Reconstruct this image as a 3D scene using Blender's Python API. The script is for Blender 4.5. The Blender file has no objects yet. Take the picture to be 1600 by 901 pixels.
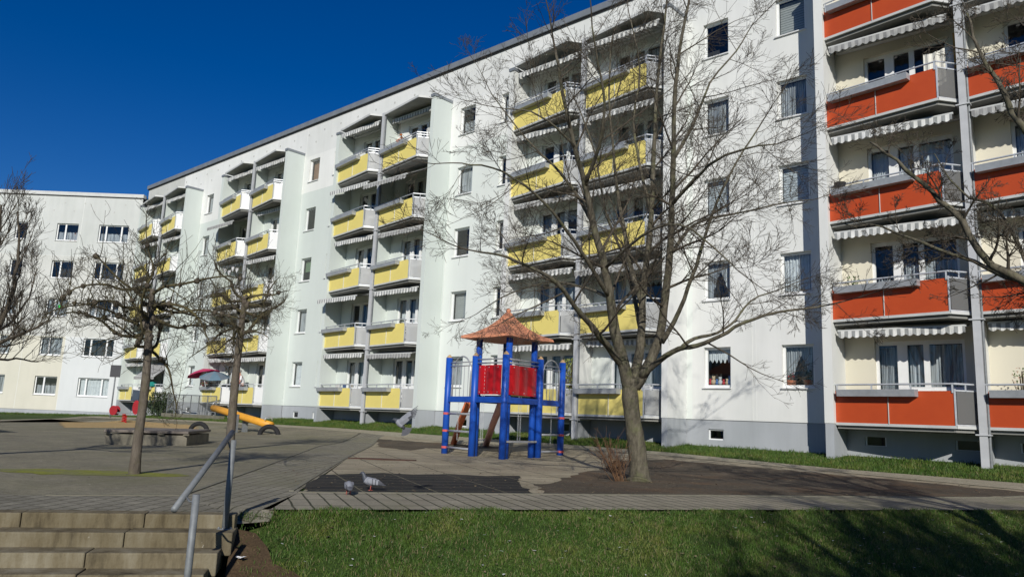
import bpy, bmesh, math, random
import numpy as np
from mathutils import Vector, Matrix
from mathutils.geometry import tessellate_polygon
R = math.radians
S = bpy.context.scene
col = S.collection

# ------------------------------------------------------------------ camera
F_PX, PITCH, ROLL, YAW, CD = 1192.8, R(9.78), R(2.39), R(42.31), 22.37
fw = Vector((-math.sin(YAW)*math.cos(PITCH), math.cos(YAW)*math.cos(PITCH), math.sin(PITCH)))
ri0 = Vector((math.cos(YAW), math.sin(YAW), 0)); up0 = ri0.cross(fw)
ri = ri0*math.cos(ROLL) + up0*math.sin(ROLL); upv = ri.cross(fw)
cd = bpy.data.cameras.new('camera'); cam = bpy.data.objects.new('camera', cd); col.objects.link(cam)
m = Matrix((ri, upv, -fw)).transposed().to_4x4(); m.translation = Vector((0, -CD, 0)); cam.matrix_world = m
cd.lens = F_PX/1600*36; cd.clip_end = 3000; cd.clip_start = 0.05
S.camera = cam
def at(px, py, depth):            # a point seen at this spot of the photo, at a real distance
    return Vector((0, -CD, 0)) + (fw + ri*((px-800)/F_PX) - upv*((py-450.5)/F_PX))*depth

# ------------------------------------------------------------------ sky + sun
SUN_AZ = Vector((0.648, -0.762, 0)).normalized(); SUN_EL = R(26)
w = bpy.data.worlds.new('World'); S.world = w; w.use_nodes = True
nt = w.node_tree; bg = nt.nodes['Background']
sky = nt.nodes.new('ShaderNodeTexSky'); sky.sky_type = 'NISHITA'; sky.sun_disc = False
sky.sun_elevation = SUN_EL; sky.sun_rotation = math.atan2(SUN_AZ.x, SUN_AZ.y)
sky.air_density = 1.0; sky.dust_density = 0.15; sky.ozone_density = 5.0; sky.altitude = 600
hs = nt.nodes.new('ShaderNodeHueSaturation'); hs.inputs['Saturation'].default_value = 1.32; hs.inputs['Hue'].default_value = .515; hs.inputs['Value'].default_value = 1.0
nt.links.new(sky.outputs[0], hs.inputs['Color']); nt.links.new(hs.outputs[0], bg.inputs[0]); bg.inputs[1].default_value = 0.066
sl = bpy.data.lights.new('sun', 'SUN'); sl.energy = 4.1; sl.angle = R(0.55); sl.color = (1, .96, .88)
sun = bpy.data.objects.new('sun', sl); col.objects.link(sun)
sd = Vector((SUN_AZ.x*math.cos(SUN_EL), SUN_AZ.y*math.cos(SUN_EL), math.sin(SUN_EL)))
sun.rotation_euler = sd.to_track_quat('Z', 'Y').to_euler(); sun.location = (20, -30, 30)
S.view_settings.view_transform = 'Standard'; S.view_settings.look = 'None'
S.view_settings.exposure = 0.08; S.view_settings.gamma = 1; S.view_settings.use_curve_mapping = False
S.cycles.max_bounces = 6; S.cycles.transparent_max_bounces = 12

# ------------------------------------------------------------------ materials
def srgb(r, g, b):
    f = lambda c: (c/255/12.92 if c/255 <= .04045 else ((c/255+.055)/1.055)**2.4)
    return (f(r), f(g), f(b), 1)
def lin(r, g, b): return (r, g, b, 1)
class NT:
    def __init__(s, name):
        s.m = bpy.data.materials.new(name); s.m.use_nodes = True; s.t = s.m.node_tree
        s.p = s.t.nodes['Principled BSDF']; s.c = None
    def n(s, typ, **kw):
        x = s.t.nodes.new(typ)
        for k, v in kw.items(): setattr(x, k, v)
        return x
    def l(s, a, b): s.t.links.new(a, b)
    def coord(s, rot=0, scale=(1, 1, 1), loc=(0, 0, 0)):
        g = s.n('ShaderNodeTexCoord'); mp = s.n('ShaderNodeMapping')
        mp.inputs['Rotation'].default_value = (0, 0, rot); mp.inputs['Scale'].default_value = scale
        mp.inputs['Location'].default_value = loc
        s.l(g.outputs['Object'], mp.inputs[0]); return mp.outputs[0]
    def noise(s, vec, scale, detail=4, rough=.6):
        x = s.n('ShaderNodeTexNoise'); x.inputs['Scale'].default_value = scale
        x.inputs['Detail'].default_value = detail; x.inputs['Roughness'].default_value = rough
        s.l(vec, x.inputs['Vector']); return x.outputs[0]
    def ramp(s, fac, stops):
        x = s.n('ShaderNodeValToRGB'); e = x.color_ramp.elements
        while len(e) < len(stops): e.new(.5)
        for i, (p, c) in enumerate(stops): e[i].position = p; e[i].color = c
        s.l(fac, x.inputs[0]); return x.outputs[0]
    def mix(s, fac, a, b, mode='MIX'):
        x = s.n('ShaderNodeMix', data_type='RGBA', blend_type=mode)
        for v, i in ((fac, 0), (a, 6), (b, 7)):
            if hasattr(v, 'type') and hasattr(v, 'links'): s.l(v, x.inputs[i])
            else: x.inputs[i].default_value = v
        return x.outputs[2]
    def bump(s, h, strength=.3, dist=.02):
        x = s.n('ShaderNodeBump'); x.inputs['Strength'].default_value = strength; x.inputs['Distance'].default_value = dist
        s.l(h, x.inputs['Height']); s.l(x.outputs[0], s.p.inputs['Normal'])
    def base(s, c): 
        if hasattr(c, 'links'): s.l(c, s.p.inputs['Base Color'])
        else: s.p.inputs['Base Color'].default_value = c
    def set(s, rough=.8, metal=0, spec=.5):
        s.p.inputs['Roughness'].default_value = rough; s.p.inputs['Metallic'].default_value = metal
        s.p.inputs['Specular IOR Level'].default_value = spec
MC = {}
def M(name, c1, c2=None, scale=4, rough=.8, metal=0, bump=0, bscale=60, spec=.4, detail=5):
    if name in MC: return MC[name]
    t = NT(name); v = t.coord()
    if c2 is None: c2 = tuple(x*.82 for x in c1[:3])+(1,)
    t.base(t.ramp(t.noise(v, scale, detail), [(.3, c1), (.72, c2)])); t.set(rough, metal, spec)
    if bump: t.bump(t.noise(v, bscale, 3), bump, .01)
    MC[name] = t.m; return t.m
def render_mat(name, c, dirt=.12):
    t = NT(name); v = t.coord(scale=(1, 1, .12)); v2 = t.coord()
    d = tuple(x*(1-dirt*1.6) for x in c[:3])+(1,)
    d = tuple(x*(1-dirt*.8) for x in c[:3])+(1,); streak = t.ramp(t.noise(v, 2.2, 6, .65), [(.42, c), (.8, d)])
    big = t.ramp(t.noise(v2, .35, 3), [(.35, lin(1, 1, 1)), (.7, lin(1-dirt, 1-dirt*.9, 1-dirt))])
    t.base(t.mix(1., streak, big, 'MULTIPLY')); t.set(.92, 0, .2)
    t.bump(t.noise(v2, 90, 2), .25, .006); MC[name] = t.m; return t.m
W_WHITE = render_mat('render_white', lin(.78, .785, .76))
W_LIGHT = render_mat('render_light_grey', lin(.72, .725, .705))
W_GREEN = render_mat('render_pale_green', lin(.60, .648, .615), .05)
W_PALE = render_mat('render_faint_green', lin(.69, .725, .69), .05)
W_GREY = render_mat('render_warm_grey', lin(.58, .585, .555))
W_GREYL = render_mat('render_left_grey', lin(.57, .585, .565)); W_LEFTW = render_mat('render_left_white', lin(.62, .64, .64), .06)
W_BEIGE = render_mat('render_beige', lin(.62, .6, .51), .08)
W_PLINTH = render_mat('render_plinth_grey', lin(.40, .42, .445), .18)
M_DOT = M('anchor_patch', lin(.5, .5, .47))
M_COPING = M('zinc_coping', lin(.27, .29, .31), lin(.2, .22, .24), 2, .5, .3)
M_COPDARK = M('coping_dark_line', lin(.03, .03, .035))  # near-black strip running below the coping
M_CONC = M('balcony_concrete', lin(.42, .43, .41), lin(.3, .31, .29), 1.5, .85, 0, .2)
M_TRIM = M('balcony_trim', lin(.58, .59, .57), lin(.48, .49, .48), 2, .6)
M_STEEL = M('galvanised_steel', lin(.23, .245, .25), lin(.15, .16, .17), 14, .6, .2)
M_RAIL = M('rail_steel', lin(.66, .68, .7), lin(.5, .52, .54), 6, .4, .35)
M_FRAME = M('window_frame_white', lin(.8, .81, .8), lin(.72, .73, .72), 3, .45)
M_SILL = M('sill_white', lin(.72, .73, .73), lin(.6, .6, .6), 3, .4)
M_YEL = M('panel_yellow', lin(.84, .71, .22), lin(.77, .64, .19), 1.2, .6)
M_ORG = M('panel_orange_red', lin(.52, .078, .018), lin(.45, .062, .015), 1.2, .5)
M_TROUGH = M('trough_sheet_metal', lin(.45, .47, .49), lin(.33, .35, .37), 5, .5, .3)
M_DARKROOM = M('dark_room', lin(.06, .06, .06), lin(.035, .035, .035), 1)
M_NET = M('net_curtain', lin(.72, .74, .76), lin(.5, .52, .55), 6, .95)
def curtain_mat():
    t = NT('sheer_curtain'); v = t.coord(scale=(1, 1, .06))
    n = t.noise(v, 9, 3); t.base(t.ramp(n, [(.35, lin(.78, .8, .82)), (.65, lin(.38, .4, .44))])); t.set(.95, 0, .1)
    tr = t.n('ShaderNodeBsdfTransparent'); mx = t.n('ShaderNodeMixShader')
    f = t.ramp(t.noise(v, 14, 2), [(.3, lin(.25, .25, .25)), (.7, lin(.95, .95, .95))])
    t.l(f, mx.inputs[0]); t.l(tr.outputs[0], mx.inputs[1]); t.l(t.p.outputs[0], mx.inputs[2])
    t.l(mx.outputs[0], t.t.nodes['Material Output'].inputs[0]); return t.m
M_SHEER = curtain_mat()
def glass_mat():
    t = NT('window_glass'); tr = t.n('ShaderNodeBsdfTransparent'); tr.inputs[0].default_value = (.86, .9, .9, 1)
    gl = t.n('ShaderNodeBsdfGlossy'); gl.inputs['Roughness'].default_value = .015
    lw_ = t.n('ShaderNodeLayerWeight'); lw_.inputs[0].default_value = .5; pw = t.n('ShaderNodeMath', operation='POWER'); pw.inputs[1].default_value = 3.5; t.l(lw_.outputs['Facing'], pw.inputs[0]); fr = t.n('ShaderNodeMath', operation='MULTIPLY_ADD'); fr.inputs[1].default_value = .8; fr.inputs[2].default_value = .09; t.l(pw.outputs[0], fr.inputs[0])
    bp_ = t.n('ShaderNodeBump'); bp_.inputs['Strength'].default_value = .02; bp_.inputs['Distance'].default_value = .02
    t.l(t.noise(t.coord(), 1.2, 1), bp_.inputs['Height']); t.l(bp_.outputs[0], gl.inputs['Normal'])
    mx = t.n('ShaderNodeMixShader'); t.l(fr.outputs[0], mx.inputs[0]); t.l(tr.outputs[0], mx.inputs[1]); t.l(gl.outputs[0], mx.inputs[2])
    t.l(mx.outputs[0], t.t.nodes['Material Output'].inputs[0]); return t.m
M_GLASS = glass_mat()
def perf_mat(name, c, see):
    t = NT(name); t.base(c); t.set(.55, .1); tr = t.n('ShaderNodeBsdfTransparent')
    mx = t.n('ShaderNodeMixShader'); mx.inputs[0].default_value = 1-see
    t.l(tr.outputs[0], mx.inputs[1]); t.l(t.p.outputs[0], mx.inputs[2]); t.l(mx.outputs[0], t.t.nodes['Material Output'].inputs[0]); return t.m
M_PERFL = perf_mat('side_panel_white', lin(.66, .67, .67), .12)
M_PERFG = perf_mat('side_panel_light_grey', lin(.4, .41, .41), .3)
M_PERFD = perf_mat('side_panel_smoked', lin(.17, .17, .165), .3)
def awning_mat(name, a, b):
    t = NT(name); v = t.coord(); sx = t.n('ShaderNodeSeparateXYZ'); t.l(v, sx.inputs[0])
    mm = t.n('ShaderNodeMath', operation='MULTIPLY'); mm.inputs[1].default_value = 1/.19; t.l(sx.outputs[0], mm.inputs[0])
    fr = t.n('ShaderNodeMath', operation='FRACT'); t.l(mm.outputs[0], fr.inputs[0])
    gt = t.n('ShaderNodeMath', operation='GREATER_THAN'); gt.inputs[1].default_value = .5; t.l(fr.outputs[0], gt.inputs[0])
    n = t.ramp(t.noise(v, 5, 3), [(.3, lin(1, 1, 1)), (.8, lin(.8, .8, .78))])
    t.base(t.mix(1., t.mix(gt.outputs[0], a, b), n, 'MULTIPLY')); t.set(.95, 0, .1); return t.m
M_AWN = awning_mat('awning_grey_white', lin(.72, .72, .7), lin(.3, .31, .31))
M_AWN2 = awning_mat('awning_grey', lin(.42, .42, .41), lin(.27, .27, .27))
def brick_mat(name, ca, cb, cm, rot, bw, rh, mortar, offset=.5, rough=.9, moss=None, bump=.4, dirt=.5):
    t = NT(name); v = t.coord(rot); b = t.n('ShaderNodeTexBrick'); b.offset = offset; b.squash = 1
    dn = t.n('ShaderNodeTexNoise'); dn.inputs['Scale'].default_value = 3; dn.inputs['Detail'].default_value = 3; t.l(v, dn.inputs['Vector'])
    ad = t.n('ShaderNodeVectorMath', operation='MULTIPLY_ADD'); ad.inputs[1].default_value = (.03, .03, 0); t.l(dn.outputs[1], ad.inputs[0]); t.l(v, ad.inputs[2])
    t.l(ad.outputs[0], b.inputs['Vector'])
    for k, c in (('Color1', ca), ('Color2', cb), ('Mortar', cm)): b.inputs[k].default_value = c
    b.inputs['Scale'].default_value = 1; b.inputs['Mortar Size'].default_value = mortar
    b.inputs['Brick Width'].default_value = bw; b.inputs['Row Height'].default_value = rh; b.inputs['Mortar Smooth'].default_value = .3
    w2 = t.coord(); d1 = 1-dirt
    c = t.mix(1., b.outputs[0], t.ramp(t.noise(w2, .9, 8, .7), [(.3, lin(1, 1, 1)), (.75, lin(d1, d1, d1*.95))]), 'MULTIPLY')
    c = t.mix(1., c, t.ramp(t.noise(w2, 45, 3), [(.3, lin(1.1, 1.1, 1.1)), (.75, lin(.7, .7, .7))]), 'MULTIPLY')
    if moss: c = t.mix(t.ramp(t.noise(w2, .5, 6, .7), [(.52, lin(0, 0, 0)), (.66, lin(.6, .6, .6))]), c, moss)
    t.base(c); t.set(rough, 0, .25)
    t.bump(b.outputs['Fac'], -bump, .012); MC[name] = t.m; return t.m
PA = math.atan2(.88, .47)       # direction of the front path
M_SLABS = brick_mat('path_slabs', lin(.37, .335, .255), lin(.31, .28, .215), lin(.06, .06, .035), -PA, .2, .6, .014, 0, moss=lin(.17, .17, .09), dirt=.35)
M_COBBLE = brick_mat('small_pavers', lin(.32, .295, .23), lin(.25, .23, .18), lin(.1, .095, .06), -math.atan2(13.7, -15.6)+R(8), .24, .16, .012, .5, moss=lin(.19, .18, .11), dirt=.4)
def asphalt(name, c1, c2, moss, mscale=.45, lo=.55, hi=.72):
    t = NT(name); v = t.coord()
    c = t.ramp(t.noise(v, .8, 8, .7), [(.32, c1), (.66, c2)])
    c = t.mix(1., c, t.ramp(t.noise(v, 9, 8, .8), [(.35, lin(1.2, 1.2, 1.2)), (.65, lin(.72, .72, .7))]), 'MULTIPLY')
    c = t.mix(1., c, t.ramp(t.noise(v, 60, 3), [(.3, lin(1.35, 1.35, 1.35)), (.7, lin(.65, .65, .65))]), 'MULTIPLY')
    c = t.mix(t.ramp(t.noise(v, mscale, 7, .7), [(lo, lin(0, 0, 0)), (hi, lin(.7, .7, .7))]), c, moss)
    t.base(c); t.set(.95, 0, .2); t.bump(t.noise(v, 80, 3), .6, .01); return t.m
M_ASPH = asphalt('worn_asphalt', lin(.27, .245, .175), lin(.165, .152, .112), lin(.17, .165, .085), .45, .5, .74)
M_TAN = asphalt('pale_path', lin(.36, .325, .24), lin(.28, .255, .19), lin(.19, .18, .11), .6, .6, .8)
M_SAND = asphalt('sand', lin(.46, .31, .14), lin(.37, .27, .13), lin(.2, .17, .1), .5, .6, .8)
M_DIRT = asphalt('soil', lin(.1, .065, .035), lin(.055, .038, .022), lin(.05, .06, .02))
M_MOSSY = asphalt('moss_patch', lin(.24, .25, .035), lin(.17, .18, .04), lin(.17, .165, .1), 2.0, .45, .6)
M_DARKGROUND = asphalt('dark_ground', lin(.12, .097, .07), lin(.06, .05, .038), lin(.15, .085, .042), .7, .5, .75)
M_RUB = brick_mat('black_rubber_tiles', lin(.026, .025, .026), lin(.018, .018, .019), lin(.2, .18, .12), -PA, 1.0, .5, .014, 0, moss=lin(.05, .043, .034), dirt=.5)
M_WORN = brick_mat('sandy_rubber_tiles', lin(.46, .4, .285), lin(.39, .34, .24), lin(.07, .06, .04), -PA+R(1), 1.0, .5, .016, .0, moss=lin(.21, .17, .12), dirt=.5)
M_RUSTMAT = M('rust_brown_mat', lin(.085, .035, .025), lin(.05, .03, .022), 5, .95)
def grass_ground():
    t = NT('grass_ground'); v = t.coord()
    c = t.ramp(t.noise(v, 1.1, 8, .75), [(.3, lin(.03, .055, .012)), (.52, lin(.048, .085, .018)), (.72, lin(.09, .085, .035))])
    c = t.mix(1., c, t.ramp(t.noise(v, 40, 4), [(.25, lin(1.4, 1.4, 1.3)), (.75, lin(.4, .4, .4))]), 'MULTIPLY')
    t.base(c); t.set(.95, 0, .15); t.bump(t.noise(v, 30, 4), .8, .04); return t.m
M_GRASSG = grass_ground()
def blade_mat():
    t = NT('grass_blades'); v = t.coord()
    c = t.ramp(t.noise(v, 1.3, 6, .7), [(.3, lin(.024, .058, .008)), (.48, lin(.06, .115, .016)), (.64, lin(.12, .14, .03))])
    c2 = t.ramp(t.noise(v, 70, 2), [(.3, lin(1.3, 1.3, 1.2)), (.7, lin(.6, .6, .6))])
    t.base(t.mix(1., c, c2, 'MULTIPLY')); t.set(.6, 0, .3)
    t.p.inputs['Subsurface Weight'].default_value = 0; return t.m
M_BLADE = blade_mat()
M_DRY = M('dry_blades', lin(.2, .17, .08), lin(.14, .12, .06), 20)
M_STEP = None
def step_mat():
    t = NT('weathered_step_concrete'); v = t.coord(); v2 = t.coord(scale=(1, 1, .25))
    c = t.ramp(t.noise(v2, 5, 8, .7), [(.28, lin(.055, .045, .03)), (.48, lin(.18, .152, .098)), (.72, lin(.28, .255, .19))])
    c = t.mix(1., c, t.ramp(t.noise(v, 1.3, 5), [(.3, lin(1, 1, 1)), (.7, lin(.65, .62, .55))]), 'MULTIPLY')
    c = t.mix(t.ramp(t.noise(v, 18, 3), [(.72, lin(0, 0, 0)), (.76, lin(.6, .6, .6))]), c, lin(.4, .38, .32))
    t.base(c); t.set(.95, 0, .2); t.bump(t.noise(v, 50, 5), .5, .01); return t.m
M_STEP = step_mat()
M_KERB = M('kerb_concrete', lin(.2, .185, .14), lin(.13, .125, .09), 3, .9, 0, .4, 50)
def bark_mat(name, c1, c2, c3):
    t = NT(name); v = t.coord(scale=(1, 1, .35)); v2 = t.coord()
    c = t.ramp(t.noise(v, 14, 6, .7), [(.3, c1), (.62, c2)])
    c = t.mix(t.ramp(t.noise(v2, 3.5, 5, .7), [(.5, lin(0, 0, 0)), (.68, lin(.8, .8, .8))]), c, c3)
    t.base(c); t.set(.9, 0, .2); t.bump(t.noise(v, 30, 5), .8, .02); return t.m
M_BARK = bark_mat('bark_grey_green', lin(.18, .16, .12), lin(.07, .062, .045), lin(.125, .13, .065))
M_BARKS = bark_mat('bark_young', lin(.17, .145, .115), lin(.085, .07, .055), lin(.11, .1, .055))
M_TWIG = M('twig', lin(.095, .078, .055), lin(.055, .045, .033), 3, .9)
M_MOSSTWIG = M('mossy_branch', lin(.1, .085, .035), lin(.05, .042, .028), 5, .95)
M_BLUE = M('paint_blue', lin(.011, .085, .46), lin(.010, .065, .36), 3, .42)
M_RED = M('panel_red', lin(.52, .008, .014), lin(.42, .006, .01), 2, .3)
M_CLAMP = M('clamp_pink_red', lin(.6, .1, .09))
M_ROOFO = M('roof_orange_wood', lin(.64, .27, .15), lin(.6, .24, .13), 2, .7)
M_SLIDE = M('pole_orange_red', lin(.82, .24, .1), lin(.68, .17, .07), 6, .5)
M_SLIDEP = M('pole_pale_pink', lin(.85, .5, .42), lin(.75, .34, .24), 6, .5)  # paler pink tone over the whole second pole
M_WOODCAP = M('wood_cap', lin(.5, .34, .18), lin(.4, .26, .13), 6)
M_CHROME = M('stainless', lin(.55, .56, .57), lin(.45, .46, .47), 6, .35, .5)
M_YBEAM = M('seesaw_yellow', lin(.75, .36, .035), lin(.62, .28, .03), 5, .5)
M_TYRE = M('tyre_rubber', lin(.02, .02, .021), lin(.012, .012, .013), 8, .85)
M_BENCH = M('block_concrete', lin(.22, .2, .155), lin(.12, .112, .085), 3.5, .9, 0, .5, 40)
M_BENCHTOP = M('bench_top_slab', lin(.2, .17, .145), lin(.15, .13, .11), 4, .85)
M_BROWN = M('brown_wood', lin(.07, .032, .022), lin(.045, .022, .016), 7, .8)

# ------------------------------------------------------------------ object helpers
def tag(o, label, cat, group=None):
    o['label'] = label; o['category'] = cat
    if group: o['group'] = group
    return o
def empty(name, loc=(0, 0, 0), rz=0, label=None, cat=None, group=None):
    o = bpy.data.objects.new(name, None); col.objects.link(o); o.location = loc; o.rotation_euler = (0, 0, rz)
    if label: tag(o, label, cat, group)
    return o
def link(name, me, parent=None, loc=(0, 0, 0), rz=0):
    o = bpy.data.objects.new(name, me); col.objects.link(o); o.location = loc; o.rotation_euler = (0, 0, rz)
    if parent: o.parent = parent
    return o
class MB:
    def __init__(s): s.v = []; s.f = []; s.mi = []; s.cur = 0
    def add(s, vs, fs):
        b = len(s.v); s.v += [tuple(x) for x in vs]; s.f += [tuple(i+b for i in f) for f in fs]; s.mi += [s.cur]*len(fs); return s
    def box(s, x0, x1, y0, y1, z0, z1):
        v = [(x, y, z) for z in (z0, z1) for y in (y0, y1) for x in (x0, x1)]
        return s.add(v, [(0, 2, 3, 1), (4, 5, 7, 6), (0, 1, 5, 4), (2, 6, 7, 3), (0, 4, 6, 2), (1, 3, 7, 5)])
    def prism(s, poly, z0, z1):          # poly counter-clockwise or not, in xy
        n = len(poly)
        a = sum(poly[i][0]*poly[(i+1) % n][1]-poly[(i+1) % n][0]*poly[i][1] for i in range(n))
        if a < 0: poly = poly[::-1]
        v = [(p[0], p[1], z0) for p in poly]+[(p[0], p[1], z1) for p in poly]
        return s.add(v, [tuple(range(n))[::-1], tuple(range(n, 2*n))]+[(i, (i+1) % n, n+(i+1) % n, n+i) for i in range(n)])
    def bar(s, a, b, w_, h_=None, up=(0, 0, 1)):   # square bar from a to b
        h_ = h_ or w_; a = Vector(a); b = Vector(b); d = (b-a).normalized()
        u = d.cross(Vector(up)); u = u.normalized() if u.length > 1e-4 else Vector((1, 0, 0)); n = u.cross(d)
        v = []
        for p in (a, b):
            for su, sn in ((-1, -1), (1, -1), (1, 1), (-1, 1)): v.append(p+u*su*w_/2+n*sn*h_/2)
        return s.add(v, [(0, 1, 2, 3), (7, 6, 5, 4), (0, 4, 5, 1), (1, 5, 6, 2), (2, 6, 7, 3), (3, 7, 4, 0)])
    def tube(s, pts, rad, sides=8, cap=True):
        pts = [Vector(p) for p in pts]; n = len(pts)
        if not hasattr(rad, '__len__'): rad = [rad]*n
        base = len(s.v); ref = None
        for i in range(n):
            d = (pts[min(i+1, n-1)]-pts[max(i-1, 0)])
            d = d.normalized() if d.length > 1e-9 else Vector((0, 0, 1))
            if ref is None: ref = Vector((1, 0, 0)) if abs(d.x) < .8 else Vector((0, 1, 0))
            u = d.cross(ref).normalized(); vv = d.cross(u); ref = vv.cross(d)*-1 if False else ref
            for k in range(sides):
                a = 2*math.pi*k/sides; s.v.append(tuple(pts[i]+(u*math.cos(a)+vv*math.sin(a))*rad[i]))
        fs = []
        for i in range(n-1):
            for k in range(sides):
                k2 = (k+1) % sides; fs.append((base+i*sides+k, base+(i+1)*sides+k, base+(i+1)*sides+k2, base+i*sides+k2))
        if cap: fs.append(tuple(base+k for k in range(sides))); fs.append(tuple(base+(n-1)*sides+k for k in range(sides))[::-1])
        s.f += fs; s.mi += [s.cur]*len(fs); return s
    def quad(s, a, b, c, d): return s.add([a, b, c, d], [(0, 1, 2, 3)])
    def mesh(s, name, mats, smooth=False):
        me = bpy.data.meshes.new(name); me.from_pydata(s.v, [], s.f)
        for mt in (mats if isinstance(mats, (list, tuple)) else [mats]): me.materials.append(mt)
        if max(s.mi or [0]) > 0: me.polygons.foreach_set('material_index', s.mi)
        if smooth: me.polygons.foreach_set('use_smooth', [True]*len(me.polygons))
        me.update(); return me
    def build(s, name, mats, parent=None, smooth=False, loc=(0, 0, 0), bevel=0):
        o = link(name, s.mesh(name, mats, smooth), parent, loc)
        if bevel:
            b = o.modifiers.new('bevel', 'BEVEL'); b.width = bevel; b.segments = 2; b.limit_method = 'ANGLE'
        return o
def sphere_pts(mb, c, r, nu=10, nv=7, sc=(1, 1, 1), jit=0, rng=None):
    v = []; f = []
    for i in range(nv+1):
        th = math.pi*i/nv
        for k in range(nu):
            ph = 2*math.pi*k/nu; j = 1+(rng.uniform(-jit, jit) if rng else 0)
            v.append((c[0]+r*sc[0]*j*math.sin(th)*math.cos(ph), c[1]+r*sc[1]*j*math.sin(th)*math.sin(ph), c[2]+r*sc[2]*j*math.cos(th)))
    for i in range(nv):
        for k in range(nu):
            k2 = (k+1) % nu; f.append((i*nu+k, (i+1)*nu+k, (i+1)*nu+k2, i*nu+k2))
    mb.add(v, f)

# ------------------------------------------------------------------ terrain
GX = [-70, -57, -46, -35, -28, -12, -8, 0, 20]; GZ = [-.95, -.85, -.5, -.36, -.32, -.53, -.56, -.6, -.62]
EO = (-5.92, -15.71); EU = (.4711, .8821); EN = (.8821, -.4711)      # lawn edge: origin, along, towards the viewer
def terrain(x, y):
    g = np.interp(x, GX, GZ); t = np.clip((y+6.5)/6.5, 0, 1); z = -1+(g+1)*t**1.3
    s = (x-EO[0])*EN[0]+(y-EO[1])*EN[1]; u = (x-EO[0])*EU[0]+(y-EO[1])*EU[1]
    sl_ = np.interp(u, [-3.2, -1.5], [.47, .25]); lim = np.interp(u, [-3.2, -1.5], [1.5, 2.6])
    t2 = (x+6.94)*.8211-(y+18.56)*.5708          # distance beyond the top stair edge
    d = np.where(u < -2.98, np.where(t2 > .02, .2+np.clip(t2, 0, 2.5)*.455, 0.), np.clip(s, 0, lim)*sl_)
    return z-d
def tz(x, y): return float(terrain(np.float64(x), np.float64(y)))
def ragged(poly, amp, seed):
    rg = random.Random(seed); out = []
    for i in range(len(poly)):
        a = Vector(poly[i]); b = Vector(poly[(i+1) % len(poly)]); n = max(1, int((b-a).length/.22)); d = (b-a); nrm = Vector((-d.y, d.x)).normalized() if d.length else d
        for j in range(n): out.append(tuple(a+d*(j/n)+nrm*(rg.uniform(-amp, amp) if j else 0)))
    return out
def sheet(name, polys, mat, off, cell=.8, kind='structure', zfn=tz, thick=0, rag=0):
    bm = bmesh.new()
    for poly in polys:
        if rag: poly = ragged(poly, rag, len(poly))
        b2 = bmesh.new(); vs = [b2.verts.new((x, y, 0)) for x, y in poly]
        for t_ in tessellate_polygon([[Vector((x, y, 0)) for x, y in poly]]): b2.faces.new([vs[i] for i in t_])
        xs = [p[0] for p in poly]; ys = [p[1] for p in poly]
        for ax, lo, hi in ((0, min(xs), max(xs)), (1, min(ys), max(ys))):
            k = math.floor(lo/cell)*cell+cell
            while k < hi:
                co = (k, 0, 0) if ax == 0 else (0, k, 0); no = (1, 0, 0) if ax == 0 else (0, 1, 0)
                bmesh.ops.bisect_plane(b2, geom=b2.verts[:]+b2.edges[:]+b2.faces[:], plane_co=co, plane_no=no, dist=1e-5)
                k += cell
        me = bpy.data.meshes.new('t'); b2.to_mesh(me); b2.free(); bm.from_mesh(me); bpy.data.meshes.remove(me)
    for v in bm.verts: v.co.z = zfn(v.co.x, v.co.y)+off
    bmesh.ops.recalc_face_normals(bm, faces=bm.faces[:])
    for f in bm.faces:
        if f.normal.z < 0: f.normal_flip()
    me = bpy.data.meshes.new(name); bm.to_mesh(me); bm.free(); me.materials.append(mat)
    for p in me.polygons: p.use_smooth = True
    o = link(name, me); o['kind'] = kind; return o
# base ground: one sheet to the horizon, finely divided near the camera
def axis(lo, hi, a, b, fine, coarse):
    r_ = []; x = lo
    while x < hi:
        r_.append(x); x += fine if a <= x < b else coarse
    r_.append(hi); return r_
xs = sorted(set([-1200, -500, -250]+axis(-120, 60, -16, 6, .5, 2.5)+[200, 600, 1200])); ys = sorted(set([-1200, -400, -150]+axis(-60, 40, -24, 2, .5, 2.5)+[150, 500, 1200]))
mb = MB(); nx = len(xs)
for y in ys:
    for x in xs:
        dip = .35 if ((x-EO[0])*EU[0]+(y-EO[1])*EU[1] < -2.9 and -.55 < (x+6.94)*.8211-(y+18.56)*.5708 < 3) else .012
        mb.v.append((x, y, tz(x, y)-dip))
for j in range(len(ys)-1):
    for i in range(nx-1): mb.f.append((j*nx+i, j*nx+i+1, (j+1)*nx+i+1, (j+1)*nx+i)); mb.mi.append(0)
# cut out the stairwell later by keeping the ground under the steps low
g = mb.build('ground', M_GRASSG, smooth=True); g['kind'] = 'structure'
def L2W(u, s): return (EO[0]+u*EU[0]+s*EN[0], EO[1]+u*EU[1]+s*EN[1])
plaza = [(-9.3, -19.35), (-8.69, -18.16), (-11.85, -15.48), (-19.77, -8.87), (-25.2, -3.3), (-34.25, -3.3), (-46, -3.6), (-55.2, -3.2), (-38.3, -13.2), (-34, -21), (-30, -30), (-15.6, -28.6)]
o = sheet('plaza_asphalt', [plaza], M_ASPH, 0.0)
sheet('brick_path', [[(-8.69, -18.16), (-6.97, -18.12), (-8.63, -16.75), (-11.85, -15.48)], [(-8.63, -16.75), (-14.11, -12.04), (-19.77, -8.87), (-11.85, -15.48)],
    [(-14.11, -12.04), (-22.87, -4.15), (-23.5, -3.4), (-25.2, -3.25), (-19.77, -8.87)], [(-8.69, -18.16), (-6.97, -18.12), (-7.13, -18.5), (-8.05, -20.15), (-9.3, -19.35)], [(-9.3, -19.35), (-8.05, -20.15), (-14.2, -29), (-15.6, -28.6)]], M_COBBLE, .004)
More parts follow.
